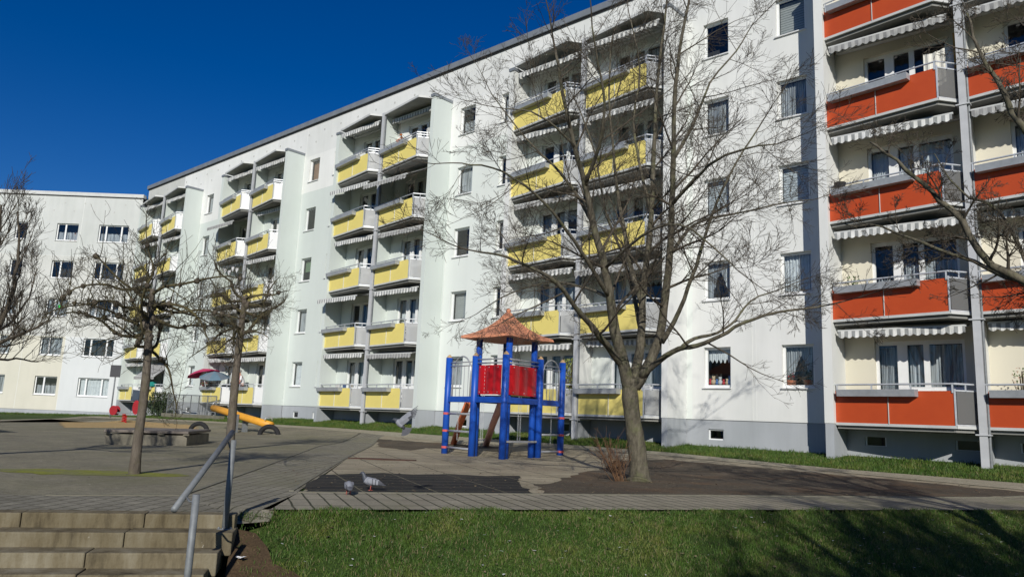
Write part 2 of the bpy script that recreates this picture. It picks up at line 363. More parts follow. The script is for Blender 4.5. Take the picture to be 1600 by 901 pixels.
sheet('slab_path', [[L2W(-2.7, -.02), L2W(26, -.02), L2W(26, -1.72), L2W(-2.2, -1.72), (-8.6, -16.8), (-7.0, -18.16)]], M_SLABS, .008)
pg = [L2W(-2.15, -1.86), L2W(12.5, -1.86), (-2.6, -4.6), (-6.7, -3.9), (-11.65, -3.1), (-14.67, -3.3), (-20.08, -3.85), (-23.5, -3.45), (-22.87, -4.2), (-14.11, -12.04)]
sheet('playground_surface', [pg], M_WORN, .002)
sheet('rubber_mats', [[L2W(-2.1, -1.86), L2W(1.0, -1.86), L2W(1.5, -3.9), L2W(2.0, -5.1), L2W(1.3, -4.9), L2W(.7, -5.3), L2W(0, -5.0), L2W(-.5, -5.25), L2W(-1.1, -4.9), L2W(-1.6, -4.6), L2W(-1.95, -3.2)]], M_RUB, .007, rag=.045)
sheet('rubber_strip', [[(-22.6, -4.5), (-16.5, -4.1), (-17.2, -5.6), (-18.4, -5.9), (-17.6, -7.2), (-19.6, -6.8), (-20.4, -6.2)]], M_DARKGROUND, .006, rag=.09)
sheet('dark_surface', [[L2W(1.15, -1.9), L2W(12.4, -1.9), (-2.75, -4.9), (-6.5, -4.4), (-10.9, -4.0), (-11.7, -5.2), (-10.4, -7.4), (-9.6, -9.6), L2W(2.0, -3.6), L2W(1.6, -3.4)]], M_DARKGROUND, .0065, rag=.1)  # darker mottled brown sheet over the right part of the playground
sheet('pale_path', [[(-38.3, -13.2), (-55.2, -3.2), (-46, -3.6), (-34.25, -3.3), (-25.2, -3.3), (-20.08, -3.95), (-14.67, -3.3), (-11.65, -3.1), (-6.7, -3.9), (-2.6, -4.6), (8, -6), (8, -5.2), (-2.75, -3.45), (-6.6, -3.25), (-11.9, -2.35), (-16, -2.3), (-25.1, -2.5), (-34.25, -2.6), (-46, -2.75), (-56.4, -2.0), (-40.8, -12.9)]], M_TAN, .010)
sheet('sand_pit', [[(-33, -11.6), (-47.5, -7.2), (-51, -4.6), (-45, -4.4), (-36.5, -4.6), (-33.5, -6.0), (-34.5, -8.6)]], M_SAND, .006, rag=.12)
sheet('moss_patch', [[(-11.7, -18.3), (-12.4, -18.9), (-13.2, -19.0), (-13.0, -18.4), (-12.3, -17.5), (-11.6, -16.9), (-11.2, -16.9), (-11.2, -17.5)]], M_MOSSY, .003, rag=.1)
sheet('soil_patch', [[L2W(-2.95, .3), L2W(-2.75, .4), L2W(-2.6, .9), L2W(-2.3, 1.3), L2W(-2.4, 2.4), L2W(-2.97, 1.2)]], M_DIRT, .004, .4, rag=.05)
# kerbs
def kerb(name, pts, w_=.08, h_=.05):
    mb = MB()
    for (a, b) in zip(pts[:-1], pts[1:]):
        n = max(1, int((Vector(b)-Vector(a)).length/1.0))
        for i in range(n):
            p = Vector(a).lerp(Vector(b), i/n); q = Vector(a).lerp(Vector(b), (i+1)/n-.012/n)
            mb.bar((p.x, p.y, tz(*p)-.06+h_/2), (q.x, q.y, tz(*q)-.06+h_/2), w_, .12)
    o = mb.build(name, M_KERB); o['kind'] = 'structure'; return o
kerb('playground_kerb', [L2W(-2.2, -1.79), L2W(26, -1.79)], .07, .03)
kerb('playground_side_kerb', [(-8.7, -16.8), (-14.16, -12.08), (-22.9, -4.2)], .06, .03)
kerb('plaza_kerb', [(-9.33, -19.4), (-8.74, -18.2), (-11.9, -15.5), (-19.8, -8.9), (-25.2, -3.35)], .05, .026)
# ------------------------------------------------------------------ stairs
SU = Vector((.57, .82, 0)).normalized(); SN = Vector((SU.y, -SU.x, 0))
S0 = Vector((-6.94, -18.56, 0))
rs = random.Random(3)
tiers = 9
for k in range(tiers):
    st = MB(); zt_ = -1-.125*k+.012; s0 = .0+.275*k; end = .05+[0, .02, -.06, -.12, -.12, -.12, -.12, -.12, -.12][k]
    u = end; i = 0
    while u > -9:
        ln = rs.uniform(.95, 1.15) if i else rs.uniform(.7, 1.1)
        a = S0+SU*(u-.006)+SN*(s0); b = S0+SU*(u-ln)+SN*(s0)
        d = .42 if k else .30
        q = [a, b, b-SN*d, a-SN*d]
        if k == 0: q = [a, b, b-SN*.22, a-SN*.22]
        st.prism([(p.x, p.y) for p in q], zt_-.2, zt_+rs.uniform(-.004, .004)); u -= ln; i += 1
    o = st.build('stair_step', M_STEP, bevel=.012); o['kind'] = 'structure'

# ------------------------------------------------------------------ facade system
FIN_Z = 14.05
def grid_wall(parent, x0, x1, z0, z1, holes, matfn, mats, depth=.16, name='wall', extra_x=(), extra_z=()):
    """front wall at y=0 with real openings and reveals; holes = (xa, xb, za, zb)"""
    X = sorted(set([x0, x1]+[h[0] for h in holes]+[h[1] for h in holes]+[x for x in extra_x if x0 < x < x1]))
    Z = sorted(set([z0, z1]+[h[2] for h in holes]+[h[3] for h in holes]+[z for z in extra_z if z0 < z < z1]))
    mb = MB(); idx = {}
    def vid(i, j):
        if (i, j) not in idx: idx[(i, j)] = len(mb.v); mb.v.append((X[i], 0, Z[j]))
        return idx[(i, j)]
    for i in range(len(X)-1):
        cx = (X[i]+X[i+1])/2
        for j in range(len(Z)-1):
            cz = (Z[j]+Z[j+1])/2
            if any(h[0] < cx < h[1] and h[2] < cz < h[3] for h in holes): continue
            mb.f.append((vid(i, j), vid(i+1, j), vid(i+1, j+1), vid(i, j+1))); mb.mi.append(matfn(cx, cz))
    mb.cur = 0
    for (a, b, c, d) in holes:
        mb.cur = matfn(a-.05, (c+d)/2)
        mb.quad((a, 0, c), (a, 0, d), (a, depth, d), (a, depth, c)); mb.quad((b, 0, d), (b, 0, c), (b, depth, c), (b, depth, d))
        mb.quad((a, 0, d), (b, 0, d), (b, depth, d), (a, depth, d)); mb.quad((b, 0, c), (a, 0, c), (a, depth, c), (b, depth, c))
    # anchor patches below the roof edge
    return mb.build(name, mats, parent)
rc = random.Random(11)
CM = {}
def wavy(w_, h_, n, amp, shape='full', bottom='flat'):
    """curtain mesh in x 0..w, z 0..h"""
    mb = MB(); v = []
    cols_ = n
    for i in range(cols_+1):
        x = w_*i/cols_; y = amp*math.sin(i*1.9)+amp*.5*math.sin(i*.7)
        zb_ = 0
        t = abs(x/w_-.5)*2
        if shape == 'split': zb_ = h_*.78*max(0, 1-t*1.5)**.6
        elif shape == 'half': zb_ = h_*.5+.03*math.sin(i*.8)
        elif shape == 'valance': zb_ = h_*(.68+.05*math.sin(i*.9))
        elif shape == 'lower': zb_ = 0
        zt_ = h_ if shape != 'lower' else h_*(.5+.04*abs(math.sin(i*.5)))
        v.append((x, y, zb_)); v.append((x, y, zt_))
    mb.add(v, [(2*i, 2*i+2, 2*i+3, 2*i+1) for i in range(cols_)]); return mb
def curtain(parent, kind, w_, h_, x, y, z):
    key = (kind, round(w_, 2), round(h_, 2))
    if key not in CM:
        if kind == 'net': m_ = wavy(w_, h_, 40, .02).mesh('curtain', M_SHEER)
        elif kind == 'drape': m_ = wavy(w_, h_, 30, .03).mesh('curtain', M_NET)
        elif kind == 'split': m_ = wavy(w_, h_, 40, .02, 'split').mesh('curtain', M_SHEER)
        elif kind == 'half': m_ = wavy(w_, h_, 40, .02, 'half').mesh('curtain', M_SHEER)
        elif kind == 'valance': m_ = wavy(w_, h_, 40, .015, 'valance').mesh('curtain', M_NET)
        elif kind == 'lower': m_ = wavy(w_, h_, 40, .015, 'lower').mesh('curtain', M_SHEER)
        else:
            c = {'blind_brown': lin(.36, .2, .12), 'blind_grey': lin(.4, .41, .4), 'blind_tan': lin(.42, .37, .26), 'blind_green': lin(.2, .3, .17), 'blind_dark': lin(.11, .11, .12), 'blind_white': lin(.6, .63, .66)}[kind]
            b = MB(); n = 14; zb_ = 0 if kind in ('blind_brown', 'blind_grey', 'blind_white') else h_*.45
            for i in range(n):
                za = zb_+(h_-zb_)*i/n; ze = zb_+(h_-zb_)*(i+1)/n; b.quad((0, 0, za), (w_, 0, za), (w_, .012, ze-.004), (0, .012, ze-.004))
            m_ = b.mesh('curtain', M(kind, c))
        CM[key] = m_
    return link('curtain' if not kind.startswith('blind') else 'blind', CM[key], parent, (x, y, z))
WM = {}
def window(parent, xr, w_, z0, z1, bars=(), cur='net', sill=True, depth=.12, fw_=.07):
    """window with its right edge at xr; frame > pane, sill, curtain"""
    h_ = z1-z0; key = ('f', round(w_, 2), round(h_, 2), bars, fw_)
    if key not in WM:
        mb = MB(); y0, y1 = 0, .06
        mb.box(0, w_, y0, y1, 0, fw_+.02); mb.box(0, w_, y0, y1, h_-fw_, h_)
        mb.box(0, fw_, y0, y1, fw_+.02, h_-fw_); mb.box(w_-fw_, w_, y0, y1, fw_+.02, h_-fw_)
        for b in bars: mb.box(b-.055, b+.055, y0-.002, y1-.002, fw_+.02, h_-fw_)
        WM[key] = mb.mesh('window', M_FRAME)
        mb = MB(); mb.quad((fw_*.8, .03, fw_), (w_-fw_*.8, .03, fw_), (w_-fw_*.8, .03, h_-fw_*.8), (fw_*.8, .03, h_-fw_*.8)); WM[('p',)+key] = mb.mesh('pane', M_GLASS)
        mb = MB(); mb.box(-.03, w_+.02, -.06, depth, -.035, 0); WM[('s',)+key] = mb.mesh('sill', M_SILL)
    f = link('window', WM[key], parent, (xr-w_, depth, z0))
    link('pane', WM[('p',)+key], f)
    if sill: link('sill', WM[('s',)+key], f, (0, -depth, .002))
    if cur: curtain(f, cur, w_-.1, h_-.1, .05, .16, .05)
    return f
def door_set(parent, x, z, curs, variant):
    """balcony door with the window beside it, x = its left edge"""
    key = ('door',)
    if key not in WM:
        mb = MB(); y0, y1 = 0, .07
        mb.box(0, 2.2, y0, y1, 2.05, 2.16)                    # head
        mb.box(0, .08, y0, y1, 0, 2.05); mb.box(.55, .8, y0, y1, 0, 2.05)
        mb.box(.08, .55, y0, y1, 0, .1)
        mb.box(.8, 2.2, y0, y1, .8, .92); mb.box(1.2, 1.34, y0, y1, .92, 2.05); mb.box(2.12, 2.2, y0, y1, .92, 2.05)
        mb.box(.78, 2.2, -.06, -.002, .76, .8)
        WM[key] = mb.mesh('balcony_door', M_FRAME)
        mb = MB()
        for a, b, c in ((.08, .55, .1), (.8, 1.2, .92), (1.34, 2.12, .92)): mb.quad((a, .03, c), (b, .03, c), (b, .03, 2.05), (a, .03, 2.05))
        WM[('dp',)] = mb.mesh('pane', M_GLASS)
    f = link('balcony_door', WM[key], parent, (x, .10, z)); link('pane', WM[('dp',)], f)
    if curs[0]: curtain(f, curs[0], .45, 1.9, .09, .16, .12)
    if curs[1]: curtain(f, curs[1], 1.3, 1.1, .82, .17, .94)
    return f

# balcony kit ------------------------------------------------------------
BP = [(0, -.06), (0, -.83), (2.98, -1.25), (3.38, -.72), (3.40, -.06)]
def lerp2(a, b, t): return (a[0]+(b[0]-a[0])*t, a[1]+(b[1]-a[1])*t)
BM = {}
def bmesh_once(key, fn):
    if key not in BM: BM[key] = fn()
    return BM[key]
def slab_mesh():
    mb = MB(); mb.prism([(0, -.003), (.02, -.78), (2.95, -1.19), (3.33, -.70), (3.40, -.003)], -.05, .12); me = mb.mesh('balcony', M('slab_concrete', lin(.27, .27, .25), lin(.19, .19, .175), 1.5, .9)); return me
def trim_mesh():
    mb = MB()
    for a, b in ((BP[1], BP[2]), (BP[2], BP[3])):
        mb.bar((a[0], a[1]-.0, .075), (b[0], b[1]-.0, .075), .06, .07)
    return mb.mesh('edge_trim', M_TRIM)
def panel_mesh(matl, seams):
    mb = MB(); a, b = BP[1], BP[2]; d = Vector((b[0]-a[0], b[1]-a[1], 0)).normalized(); n = Vector((d.y, -d.x, 0))
    A = Vector((a[0], a[1], 0)); B = Vector((b[0], b[1], 0))
    ts = [0]+list(seams)+[1]
    for t0, t1 in zip(ts[:-1], ts[1:]):
        p = A.lerp(B, t0)+d*(.008 if t0 else 0); q = A.lerp(B, t1)-d*(.008 if t1 < 1 else 0)
        mb.bar(p+Vector((0, 0, .53)), q+Vector((0, 0, .53)), .025, .84)
    return mb.mesh('front_panel', matl)
def divider_mesh(seams):
    mb = MB(); A = Vector(BP[1]+(0,)); B = Vector(BP[2]+(0,)); d = (B-A).normalized(); n = Vector((d.y, -d.x, 0))
    for t in seams:
        p = A.lerp(B, t)+n*.016; mb.bar(p+Vector((0, 0, .1)), p+Vector((0, 0, .97)), .05, .012, up=d)
    return mb.mesh('panel_strip', M_TRIM)
def side_mesh(matl):
    mb = MB(); a, b = Vector(BP[2]+(0,)), Vector(BP[3]+(0,)); d = (b-a).normalized()
    mb.bar(a+d*.04+Vector((0, 0, .55)), b-d*.03+Vector((0, 0, .55)), .012, .78)
    return mb.mesh('side_panel', matl)
def sideframe_mesh():
    mb = MB(); a, b = Vector(BP[2]+(0,)), Vector(BP[3]+(0,)); d = (b-a).normalized()
    for z in (.13, .96): mb.bar(a+Vector((0, 0, z)), b+Vector((0, 0, z)), .03, .035)
    mb.bar(b-d*.02+Vector((0, 0, .14)), b-d*.02+Vector((0, 0, .95)), .03, .03)
    mb.bar(a+Vector((0, -.012, .1)), a+Vector((0, -.012, 1.0)), .04, .03)
    return mb.mesh('side_frame', M_RAIL)
def rail_mesh(double):
    mb = MB(); pts = [Vector((0, -.86, 0)), Vector((2.98, -1.27, 0)), Vector((3.40, -.74, 0))]
    for z in ([1.08, 1.19] if double else [1.12]):
        mb.tube([p+Vector((0, 0, z)) for p in pts], .024, 6)
    for t in (0.02, .33, .66, .985):
        p = pts[0].lerp(pts[1], t); mb.bar(p+Vector((0, 0, .9)), p+Vector((0, 0, 1.16 if double else 1.1)), .035)
    for t in (.45, .93):
        p = pts[1].lerp(pts[2], t); mb.bar(p+Vector((0, 0, .94)), p+Vector((0, 0, 1.16 if double else 1.1)), .03)
    return mb.mesh('railing', M_RAIL)
def trough_mesh(t0, t1):
    mb = MB(); A = Vector(BP[1]+(0,)); B = Vector(BP[2]+(0,)); d = (B-A).normalized(); n = Vector((d.y, -d.x, 0))
    p, q = A.lerp(B, t0), A.lerp(B, t1); up = Vector((0, 0, 1))
    prof = [(.03, .985), (.03, .80), (.24, .80), (.265, .97), (.25, .98), (.225, .82), (.045, .82), (.045, .985)]
    v = [p+n*a+up*b for a, b in prof]+[q+n*a+up*b for a, b in prof]; k = len(prof)
    mb.add(v, [(i, (i+1) % k, k+(i+1) % k, k+i) for i in range(k)])
    mb.add([p+n*a+up*b for a, b in prof[:4]], [(0, 1, 2, 3)]); mb.add([q+n*a+up*b for a, b in prof[:4]], [(3, 2, 1, 0)])
    mb.cur = 1; mb.add([p+n*.03+up*.95, p+n*.2+up*.95, q+n*.2+up*.95, q+n*.03+up*.95], [(0, 1, 2, 3)])
    return mb.mesh('flower_trough', [M_TROUGH, M('potting_soil', lin(.04, .03, .02))])
def awning_mesh(proj, drop, x0, x1, mat_, ztop=2.9):
    """cloth from the wall cassette to a front bar with a scalloped valance"""
    mb = MB(); n = 44; yb = -.22; yf = -proj; zf = ztop-drop; v = []
    rr = random.Random(int(proj*100+drop*37)); sag = [.015*math.sin(i*.33+proj*9) for i in range(n+1)]
    for i in range(n+1):
        x = x0+(x1-x0)*i/n; v += [(x, yb, ztop), (x, (yb+yf)/2, (ztop+zf)/2-.03+sag[i]*.5), (x, yf, zf)]
    mb.add(v, [(3*i+k, 3*i+k+1, 3*i+k+4, 3*i+k+3) for i in range(n) for k in (0, 1)])
    v = []
    for i in range(n*2+1):
        x = x0+(x1-x0)*i/(n*2); sc = .055*abs(math.sin(math.pi*(x-x0)/.19)); fl = .012*math.sin(i*.9)
        v += [(x, yf-.028, zf+.0), (x, yf-.03+fl, zf-.14-sc)]
    mb.add(v, [(2*i, 2*i+1, 2*i+3, 2*i+2) for i in range(n*2)])
    me = mb.mesh('awning', mat_); return me
def awnframe_mesh(proj, drop, x0, x1, ztop=2.9):
    mb = MB(); mb.box(x0-.03, x1+.03, -.2, -.02, ztop-.05, ztop+.09)
    mb.bar((x0-.02, -proj, ztop-drop+.015), (x1+.02, -proj, ztop-drop+.015), .05)
    for x, s in ((x0+.25, 1), (x1-.25, -1)):
        e = Vector((x+s*.32, (-.2-proj)/2, ztop-drop/2-.06)); mb.bar((x, -.2, ztop-.04), e, .035); mb.bar(e, (x, -proj, ztop-drop), .035)
    return mb.mesh('awning_frame', M_TRIM)
ZS = .14       # z of slab underside top reference: storey base offset (slab -.06..+.14 about it)
def balcony(parent, X, k, style, aw=(.75, .38), seams=(.52,), double=False, side='L', tr=(.03, .74), aw_x=(.12, 3.2), aw_mat=None):
    b = link('balcony', bmesh_once('slab', slab_mesh), parent, (X, 0, .2+2.8*k))
    link('edge_trim', bmesh_once('trim', trim_mesh), b)
    pm = {'Y': M_YEL, 'O': M_ORG}[style]
    link('front_panel', bmesh_once(('fp', style, seams), lambda: panel_mesh(pm, seams)), b)
    link('panel_strip', bmesh_once(('dv', seams), lambda: divider_mesh(seams)), b)
    link('side_panel', bmesh_once(('sp', side), lambda: side_mesh({'L': M_PERFL, 'G': M_PERFG, 'D': M_PERFD}[side])), b)
    link('side_frame', bmesh_once('sf', sideframe_mesh), b)
    link('railing', bmesh_once(('rl', double), lambda: rail_mesh(double)), b)
    if tr: link('flower_trough', bmesh_once(('tr', tr), lambda: trough_mesh(*tr)), b)
    if aw:
        mt = aw_mat or (M_AWN2 if rc.random() < .14 else M_AWN)
        link('awning', bmesh_once(('aw', aw, aw_x, mt.name), lambda: awning_mesh(aw[0], aw[1], *aw_x, mt)), b, (0, 0, -.2))
        link('awning_frame', bmesh_once(('af', aw, aw_x), lambda: awnframe_mesh(aw[0], aw[1], *aw_x)), b, (0, 0, -.2))
    return b
def fin(parent, x0, x1, yf, z0, z1, mat_, plinth_z, cap=True, name='side_wall'):
    mb = MB(); mb.box(x0, x1, -yf, -.002, plinth_z, z1); mb.cur = 1; mb.box(x0+.012, x1-.012, -yf+.012, -.004, z0, plinth_z-.002)
    if cap: mb.cur = 2; mb.box(x0-.03, x1+.03, -yf-.04, -.003, z1+.002, z1+.13)
    return mb.build(name, [mat_, W_PLINTH, M_COPING], parent)
def canopy(parent, X):
    mb = MB(); v = []; P = [(0, -.01)]+BP[1:4]+[(3.40, -.01)]
    mb.prism([(p[0], p[1]) for p in P], 0, .05); mb.cur = 1
    Q = [(-.02, -.9), (2.98, -1.33), (3.44, -.74)]
    for a, b in zip(Q[:-1], Q[1:]): mb.bar((a[0], a[1], .03), (b[0], b[1], .03), .04, .1)
    return mb.build('canopy', [M_CONC, M_TRIM], parent, loc=(X, 0, 14.24))
def stack(parent, L, fin_mat, style, spec, left_fin=.95, right_fin=1.08, side='L', seams=(.5,), mid=.75, tr=(.0, .74), post=.16, finw=.25):
    """two columns of five balconies between cross walls"""
    zg = min(tz(L, -1), tz(L+7, -1))-.15
    fin(parent, L-finw-.004, L-.004, left_fin, zg, FIN_Z, fin_mat, .28)
    fin(parent, L+7.12, L+7.34, right_fin, zg, FIN_Z+.1, fin_mat, .28)
    fin(parent, L+3.43, L+3.52, mid, zg, FIN_Z+.2, fin_mat, .1, cap=False, name='partition')
    mb = MB(); mb.box(L+3.47-post/2, L+3.47+post/2, -mid-.02-post, -mid-.02, zg, 14.35)
    for k in range(5):
        z = .2+2.8*k-.1; mb.box(L+3.47-post*.95, L+3.47+post*.95, -mid-.03-post*1.1, -mid+.0, z, z+.035)
    mb.build('post', M('post_paint', lin(.5, .51, .52), lin(.42, .43, .44), 3, .5), parent)
    mb = MB(); mb.tube([(L+3.47+post/2+.03, -mid-.1, zg), (L+3.47+post/2+.03, -mid-.1, 14.2)], .03, 8); mb.build('downpipe', M_STEEL, parent)
    for c in (0, 1):
        X = L+c*3.53
        canopy(parent, X)
        for k in range(5):
            s = spec.get((c, k), {})
            kw = dict(aw=(.75+.15*rc.random(), .1+.12*rc.random()), double=(k == 4), side=side, seams=seams, tr=tr)
            kw['aw'] = (round(kw['aw'][0]*20)/20, round(kw['aw'][1]*20)/20)
            if rc.random() < .1: kw['aw'] = (.5, .05)
            kw.update(s.get('b', {})); balcony(parent, X, k, style, **kw)
            cu = s.get('cur') or (rc.choice([None, 'net', 'net', 'drape']), rc.choice(['net', 'lower', 'net', 'valance']))
            door_set(parent, X+.8, .4+2.8*k, cu, 0)
def wall_dots(parent, x0, x1, z0, z1, step, skip=()):
    mb = MB(); n = 0; x = x0
    while x < x1:
        for r_, z in enumerate((z0, z1)):
            xx = x+(step/2 if r_ else 0)
            c = []
            for a in range(10): c.append((xx+.06*math.cos(a*.628), -.006, z+.06*math.sin(a*.628)))
            b = [(p[0], .0, p[2]) for p in c]
            mb.add(c+b, [tuple(range(10))]+[(i, 10+i, 10+(i+1) % 10, (i+1) % 10) for i in range(10)])
        x += step
    return mb.build('wall_anchor', M_DOT, parent)

# ------------------------------------------------------------------ main block (yellow balconies)
LS = [-55.85, -43.85, -31.85, -19.85]
Zs, Zt = 1.28, 2.56
main = empty('apartment_building', (0, 0, 0), 0, 'long five storey block with yellow balconies and pale green to white walls', 'building', 'apartment blocks round the courtyard')
orange = empty('apartment_building', (0, 0, 0), 0, 'apartment block with orange red balconies at the right edge', 'building', 'apartment blocks round the courtyard')
def bwin(parent, xr, w_, z0):
    mb = MB(); h_ = .33; mb.box(0, w_, 0, .04, 0, .04); mb.box(0, w_, 0, .04, h_-.04, h_); mb.box(0, .04, 0, .04, .04, h_-.04); mb.box(w_-.04, w_, 0, .04, .04, h_-.04)
    f = mb.build('basement_window', M_FRAME, parent, loc=(xr-w_, .08, z0)); mb = MB(); mb.quad((.03, .02, .03), (w_-.03, .02, .03), (w_-.03, .02, h_-.03), (.03, .02, h_-.03)); mb.build('pane', M_GLASS, f)
colsW = [(-10.97, .92), (-22.98, .96), (-34.96, .97), (-46.96, .95)]
small = [(-20.85, .55), (-32.85, .75), (-44.9, .6)]
curs = {(-10.97, 4): None, (-10.97, 3): 'net', (-10.97, 2): 'blind_white', (-10.97, 1): 'split', (-10.97, 0): 'valance',
        (-22.98, 4): 'lower', (-22.98, 3): 'net', (-22.98, 2): None, (-22.98, 1): 'blind_grey', (-22.98, 0): 'net',
        (-34.96, 4): 'blind_brown', (-34.96, 3): None, (-34.96, 2): 'blind_green', (-34.96, 1): 'net', (-34.96, 0): 'drape'}
holes = []; wins = []
for xr, w_ in colsW:
    for k in range(5): holes.append((xr-w_, xr, Zs+2.8*k, Zt+2.8*k)); wins.append((xr, w_, k, curs.get((xr, k), rc.choice(['net', 'drape', None, 'half']))))
for xr, w_ in small:
    for k in range(5): holes.append((xr-w_, xr, Zs+2.8*k, Zt+2.8*k)); wins.append((xr, w_, k, rc.choice([None, 'net', 'half'])))
dh = []
for L in LS:
    for c in (0, 1):
        for k in range(5): dh.append((L+3.53*c+.8, L+3.53*c+3.0, .4+2.8*k, 2.56+2.8*k))
bw = [(-11.24, .52), (-33.1, .6), (-22.6, .55), (-35.0, .5), (-47.1, .55), (-53, .55), (-41, .5), (-29, .5), (-17.3, .55), (-14.2, .55)]
bh = [(xr-w_, xr, -.34, -.01) for xr, w_ in bw]
MATS = [W_WHITE, W_GREEN, W_LIGHT, W_PALE, W_GREY, W_PLINTH]
def main_mat(x, z):
    if z < .28: return 5
    if z > 14.0:
        if x < -51.5: return 4
        if -39.5 > x: return 0
        return 2
    if x > -12.3: return 2
    if z > 11.9: return 0
    if x > -24.4: return 3
    return 1
X1 = -7.98
grid_wall(main, -57.4, X1, .28, 15.8, holes+dh, main_mat, MATS, extra_x=(-51.5, -39.5, -24.4, -12.3), extra_z=(14.0, 11.9))
mb_ = grid_wall(main, -57.4, X1, -1.3, .28, bh, lambda x, z: 0, [W_PLINTH], depth=.1, name='plinth'); mb_.location.y = .03
for xr, w_, k, cu in wins:
    window(main, xr, w_, Zs+2.8*k, Zt+2.8*k, cur=cu)
for xr, w_ in bw: bwin(main, xr, w_, -.34)
mb = MB(); mb.box(-57.5, X1, -.13, .5, 15.84, 16.1); mb.cur = 1; mb.box(-57.48, X1, -.06, .45, 15.78, 15.838); mb.build('roof_edge', [M_COPING, M_COPDARK], main)
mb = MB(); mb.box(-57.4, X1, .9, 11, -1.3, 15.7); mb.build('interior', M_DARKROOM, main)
mb = MB(); mb.box(-57.45, X1, .5, 11.2, 15.72, 16.0); mb.build('roof', M('roof_felt', lin(.08, .08, .085)), main)
mb = MB(); mb.box(-57.41, -57.3, .17, 11, -1.3, 15.7); mb.build('end_wall', W_GREY, main)
wall_dots(main, -56.5, -8.5, 14.75, 15.3, 1.5)
mb = MB()
for x in (-10.27, -10.15): mb.box(x, x+.02, -.006, .0, .3, 15.7)
for x in (-24.42, -36.4, -48.4): mb.box(x, x+.02, -.004, .0, .3, 15.7)
mb.build('wall_joint', W_WHITE, main)
fl = {(0, 4): dict(b=dict(aw=(1.0, .3)))}
stack(main, LS[3], W_LIGHT, 'Y', {(1, 3): dict(b=dict(aw=(1.1, .3))), (1, 2): dict(b=dict(aw=(1.1, .35))), (1, 1): dict(b=dict(aw=(1.3, .45))), (0, 0): dict(cur=(None, 'net')), (1, 0): dict(b=dict(tr=(.02, .68)), cur=('net', 'net'))}, side='G', right_fin=1.2)
stack(main, LS[2], W_GREEN, 'Y', {(0, 4): dict(b=dict(aw=(.9, .1))), (0, 3): dict(b=dict(aw=(1.3, .45))), (1, 3): dict(b=dict(aw=(1.9, .9), aw_mat=M_AWN2)), (0, 1): dict(b=dict(aw=(1.5, .35))), (1, 0): dict(b=dict(aw=(1.0, .25)))}, side='G')
stack(main, LS[1], W_GREEN, 'Y', {(0, 3): dict(b=dict(aw=(1.7, .7), aw_mat=M_AWN2))}, side='L')
stack(main, LS[0], W_GREEN, 'Y', {(1, 0): dict(b=dict(aw=(1.5, 1.1), aw_mat=M_AWN2))}, side='L')
# ------------------------------------------------------------------ orange block
oh = []; ow = []
ocur = ['split', 'drape', 'blind_white', 'net', 'blind_grey']
for k in range(5): oh.append((-8.37-.96, -8.37, Zs+2.8*k, Zt+2.8*k))
for xr in (1.03, 3.6):
    for k in range(5): ow.append((xr-.95, xr, Zs+2.8*k, Zt+2.8*k))
OL = -7.5
X1b = -7.985
# the B column belongs to the yellow block's wall
bpy.data.objects.remove([o for o in main.children if o.name.startswith('wall') and not o.name.startswith('wall_')][0])
grid_wall(main, -57.4, X1, .28, 15.8, holes+dh+oh, main_mat, MATS, extra_x=(-51.5, -39.5, -24.4, -12.3), extra_z=(14.0, 11.9))
for k in range(5): window(main, -8.37, .96, Zs+2.8*k, Zt+2.8*k, cur=ocur[k])
odh = []
for c in (0, 1):
    for k in range(5): odh.append((OL+3.53*c+.8, OL+3.53*c+3.0, .4+2.8*k, 2.56+2.8*k))
M_CREAM = render_mat('render_cream', lin(.66, .625, .51), .05)
OMATS = [W_LIGHT, M_CREAM, W_PLINTH]
grid_wall(orange, X1+.01, 6, .28, 15.8, odh+ow, lambda x, z: 1 if -7.5 < x < -.3 and z < 14 else 0, OMATS, extra_x=(-7.5, -.3), extra_z=(14.0,))
obw = [(-6.5, .55), (-4.25, .6), (-2.9, .55)]
o = grid_wall(orange, X1+.01, 6, -1.3, .28, [(xr-w_, xr, -.28, -.04) for xr, w_ in obw], lambda x, z: 0, [W_PLINTH], depth=.1, name='plinth'); o.location.y = .03
for xr, w_ in obw: bwin(orange, xr, w_, -.31)
for xa, xb, za, zb_ in ow: window(orange, xb, xb-xa, za, zb_, cur=rc.choice(['net', 'drape']))
mb = MB(); mb.box(X1+.012, 6, -.13, .5, 15.84, 16.1); mb.cur = 1; mb.box(X1+.012, 6, -.06, .45, 15.78, 15.838); mb.build('roof_edge', [M_COPING, M_COPDARK], orange)
mb = MB(); mb.box(X1+.012, 6, .9, 11, -1.3, 15.7); mb.build('interior', M_DARKROOM, orange)
mb = MB(); mb.box(5.99, 6.1, .17, 11, -1.3, 15.7); mb.build('end_wall', W_GREY, orange)
stack(orange, OL, W_LIGHT, 'O', {(0, 0): dict(b=dict(aw=(.8, .12), tr=(.05, .72)), cur=('net', 'net')), (0, 1): dict(b=dict(aw=(.85, .15)), cur=('lower', 'lower')), (0, 2): dict(b=dict(aw=(.85, .15)), cur=('drape', 'drape')), (0, 3): dict(b=dict(aw=(.85, .15)), cur=(None, None)), (0, 4): dict(b=dict(aw=(.85, .15)))}, left_fin=1.0, right_fin=1.3, side='D', seams=(.47,), tr=(.06, .78), post=.17)

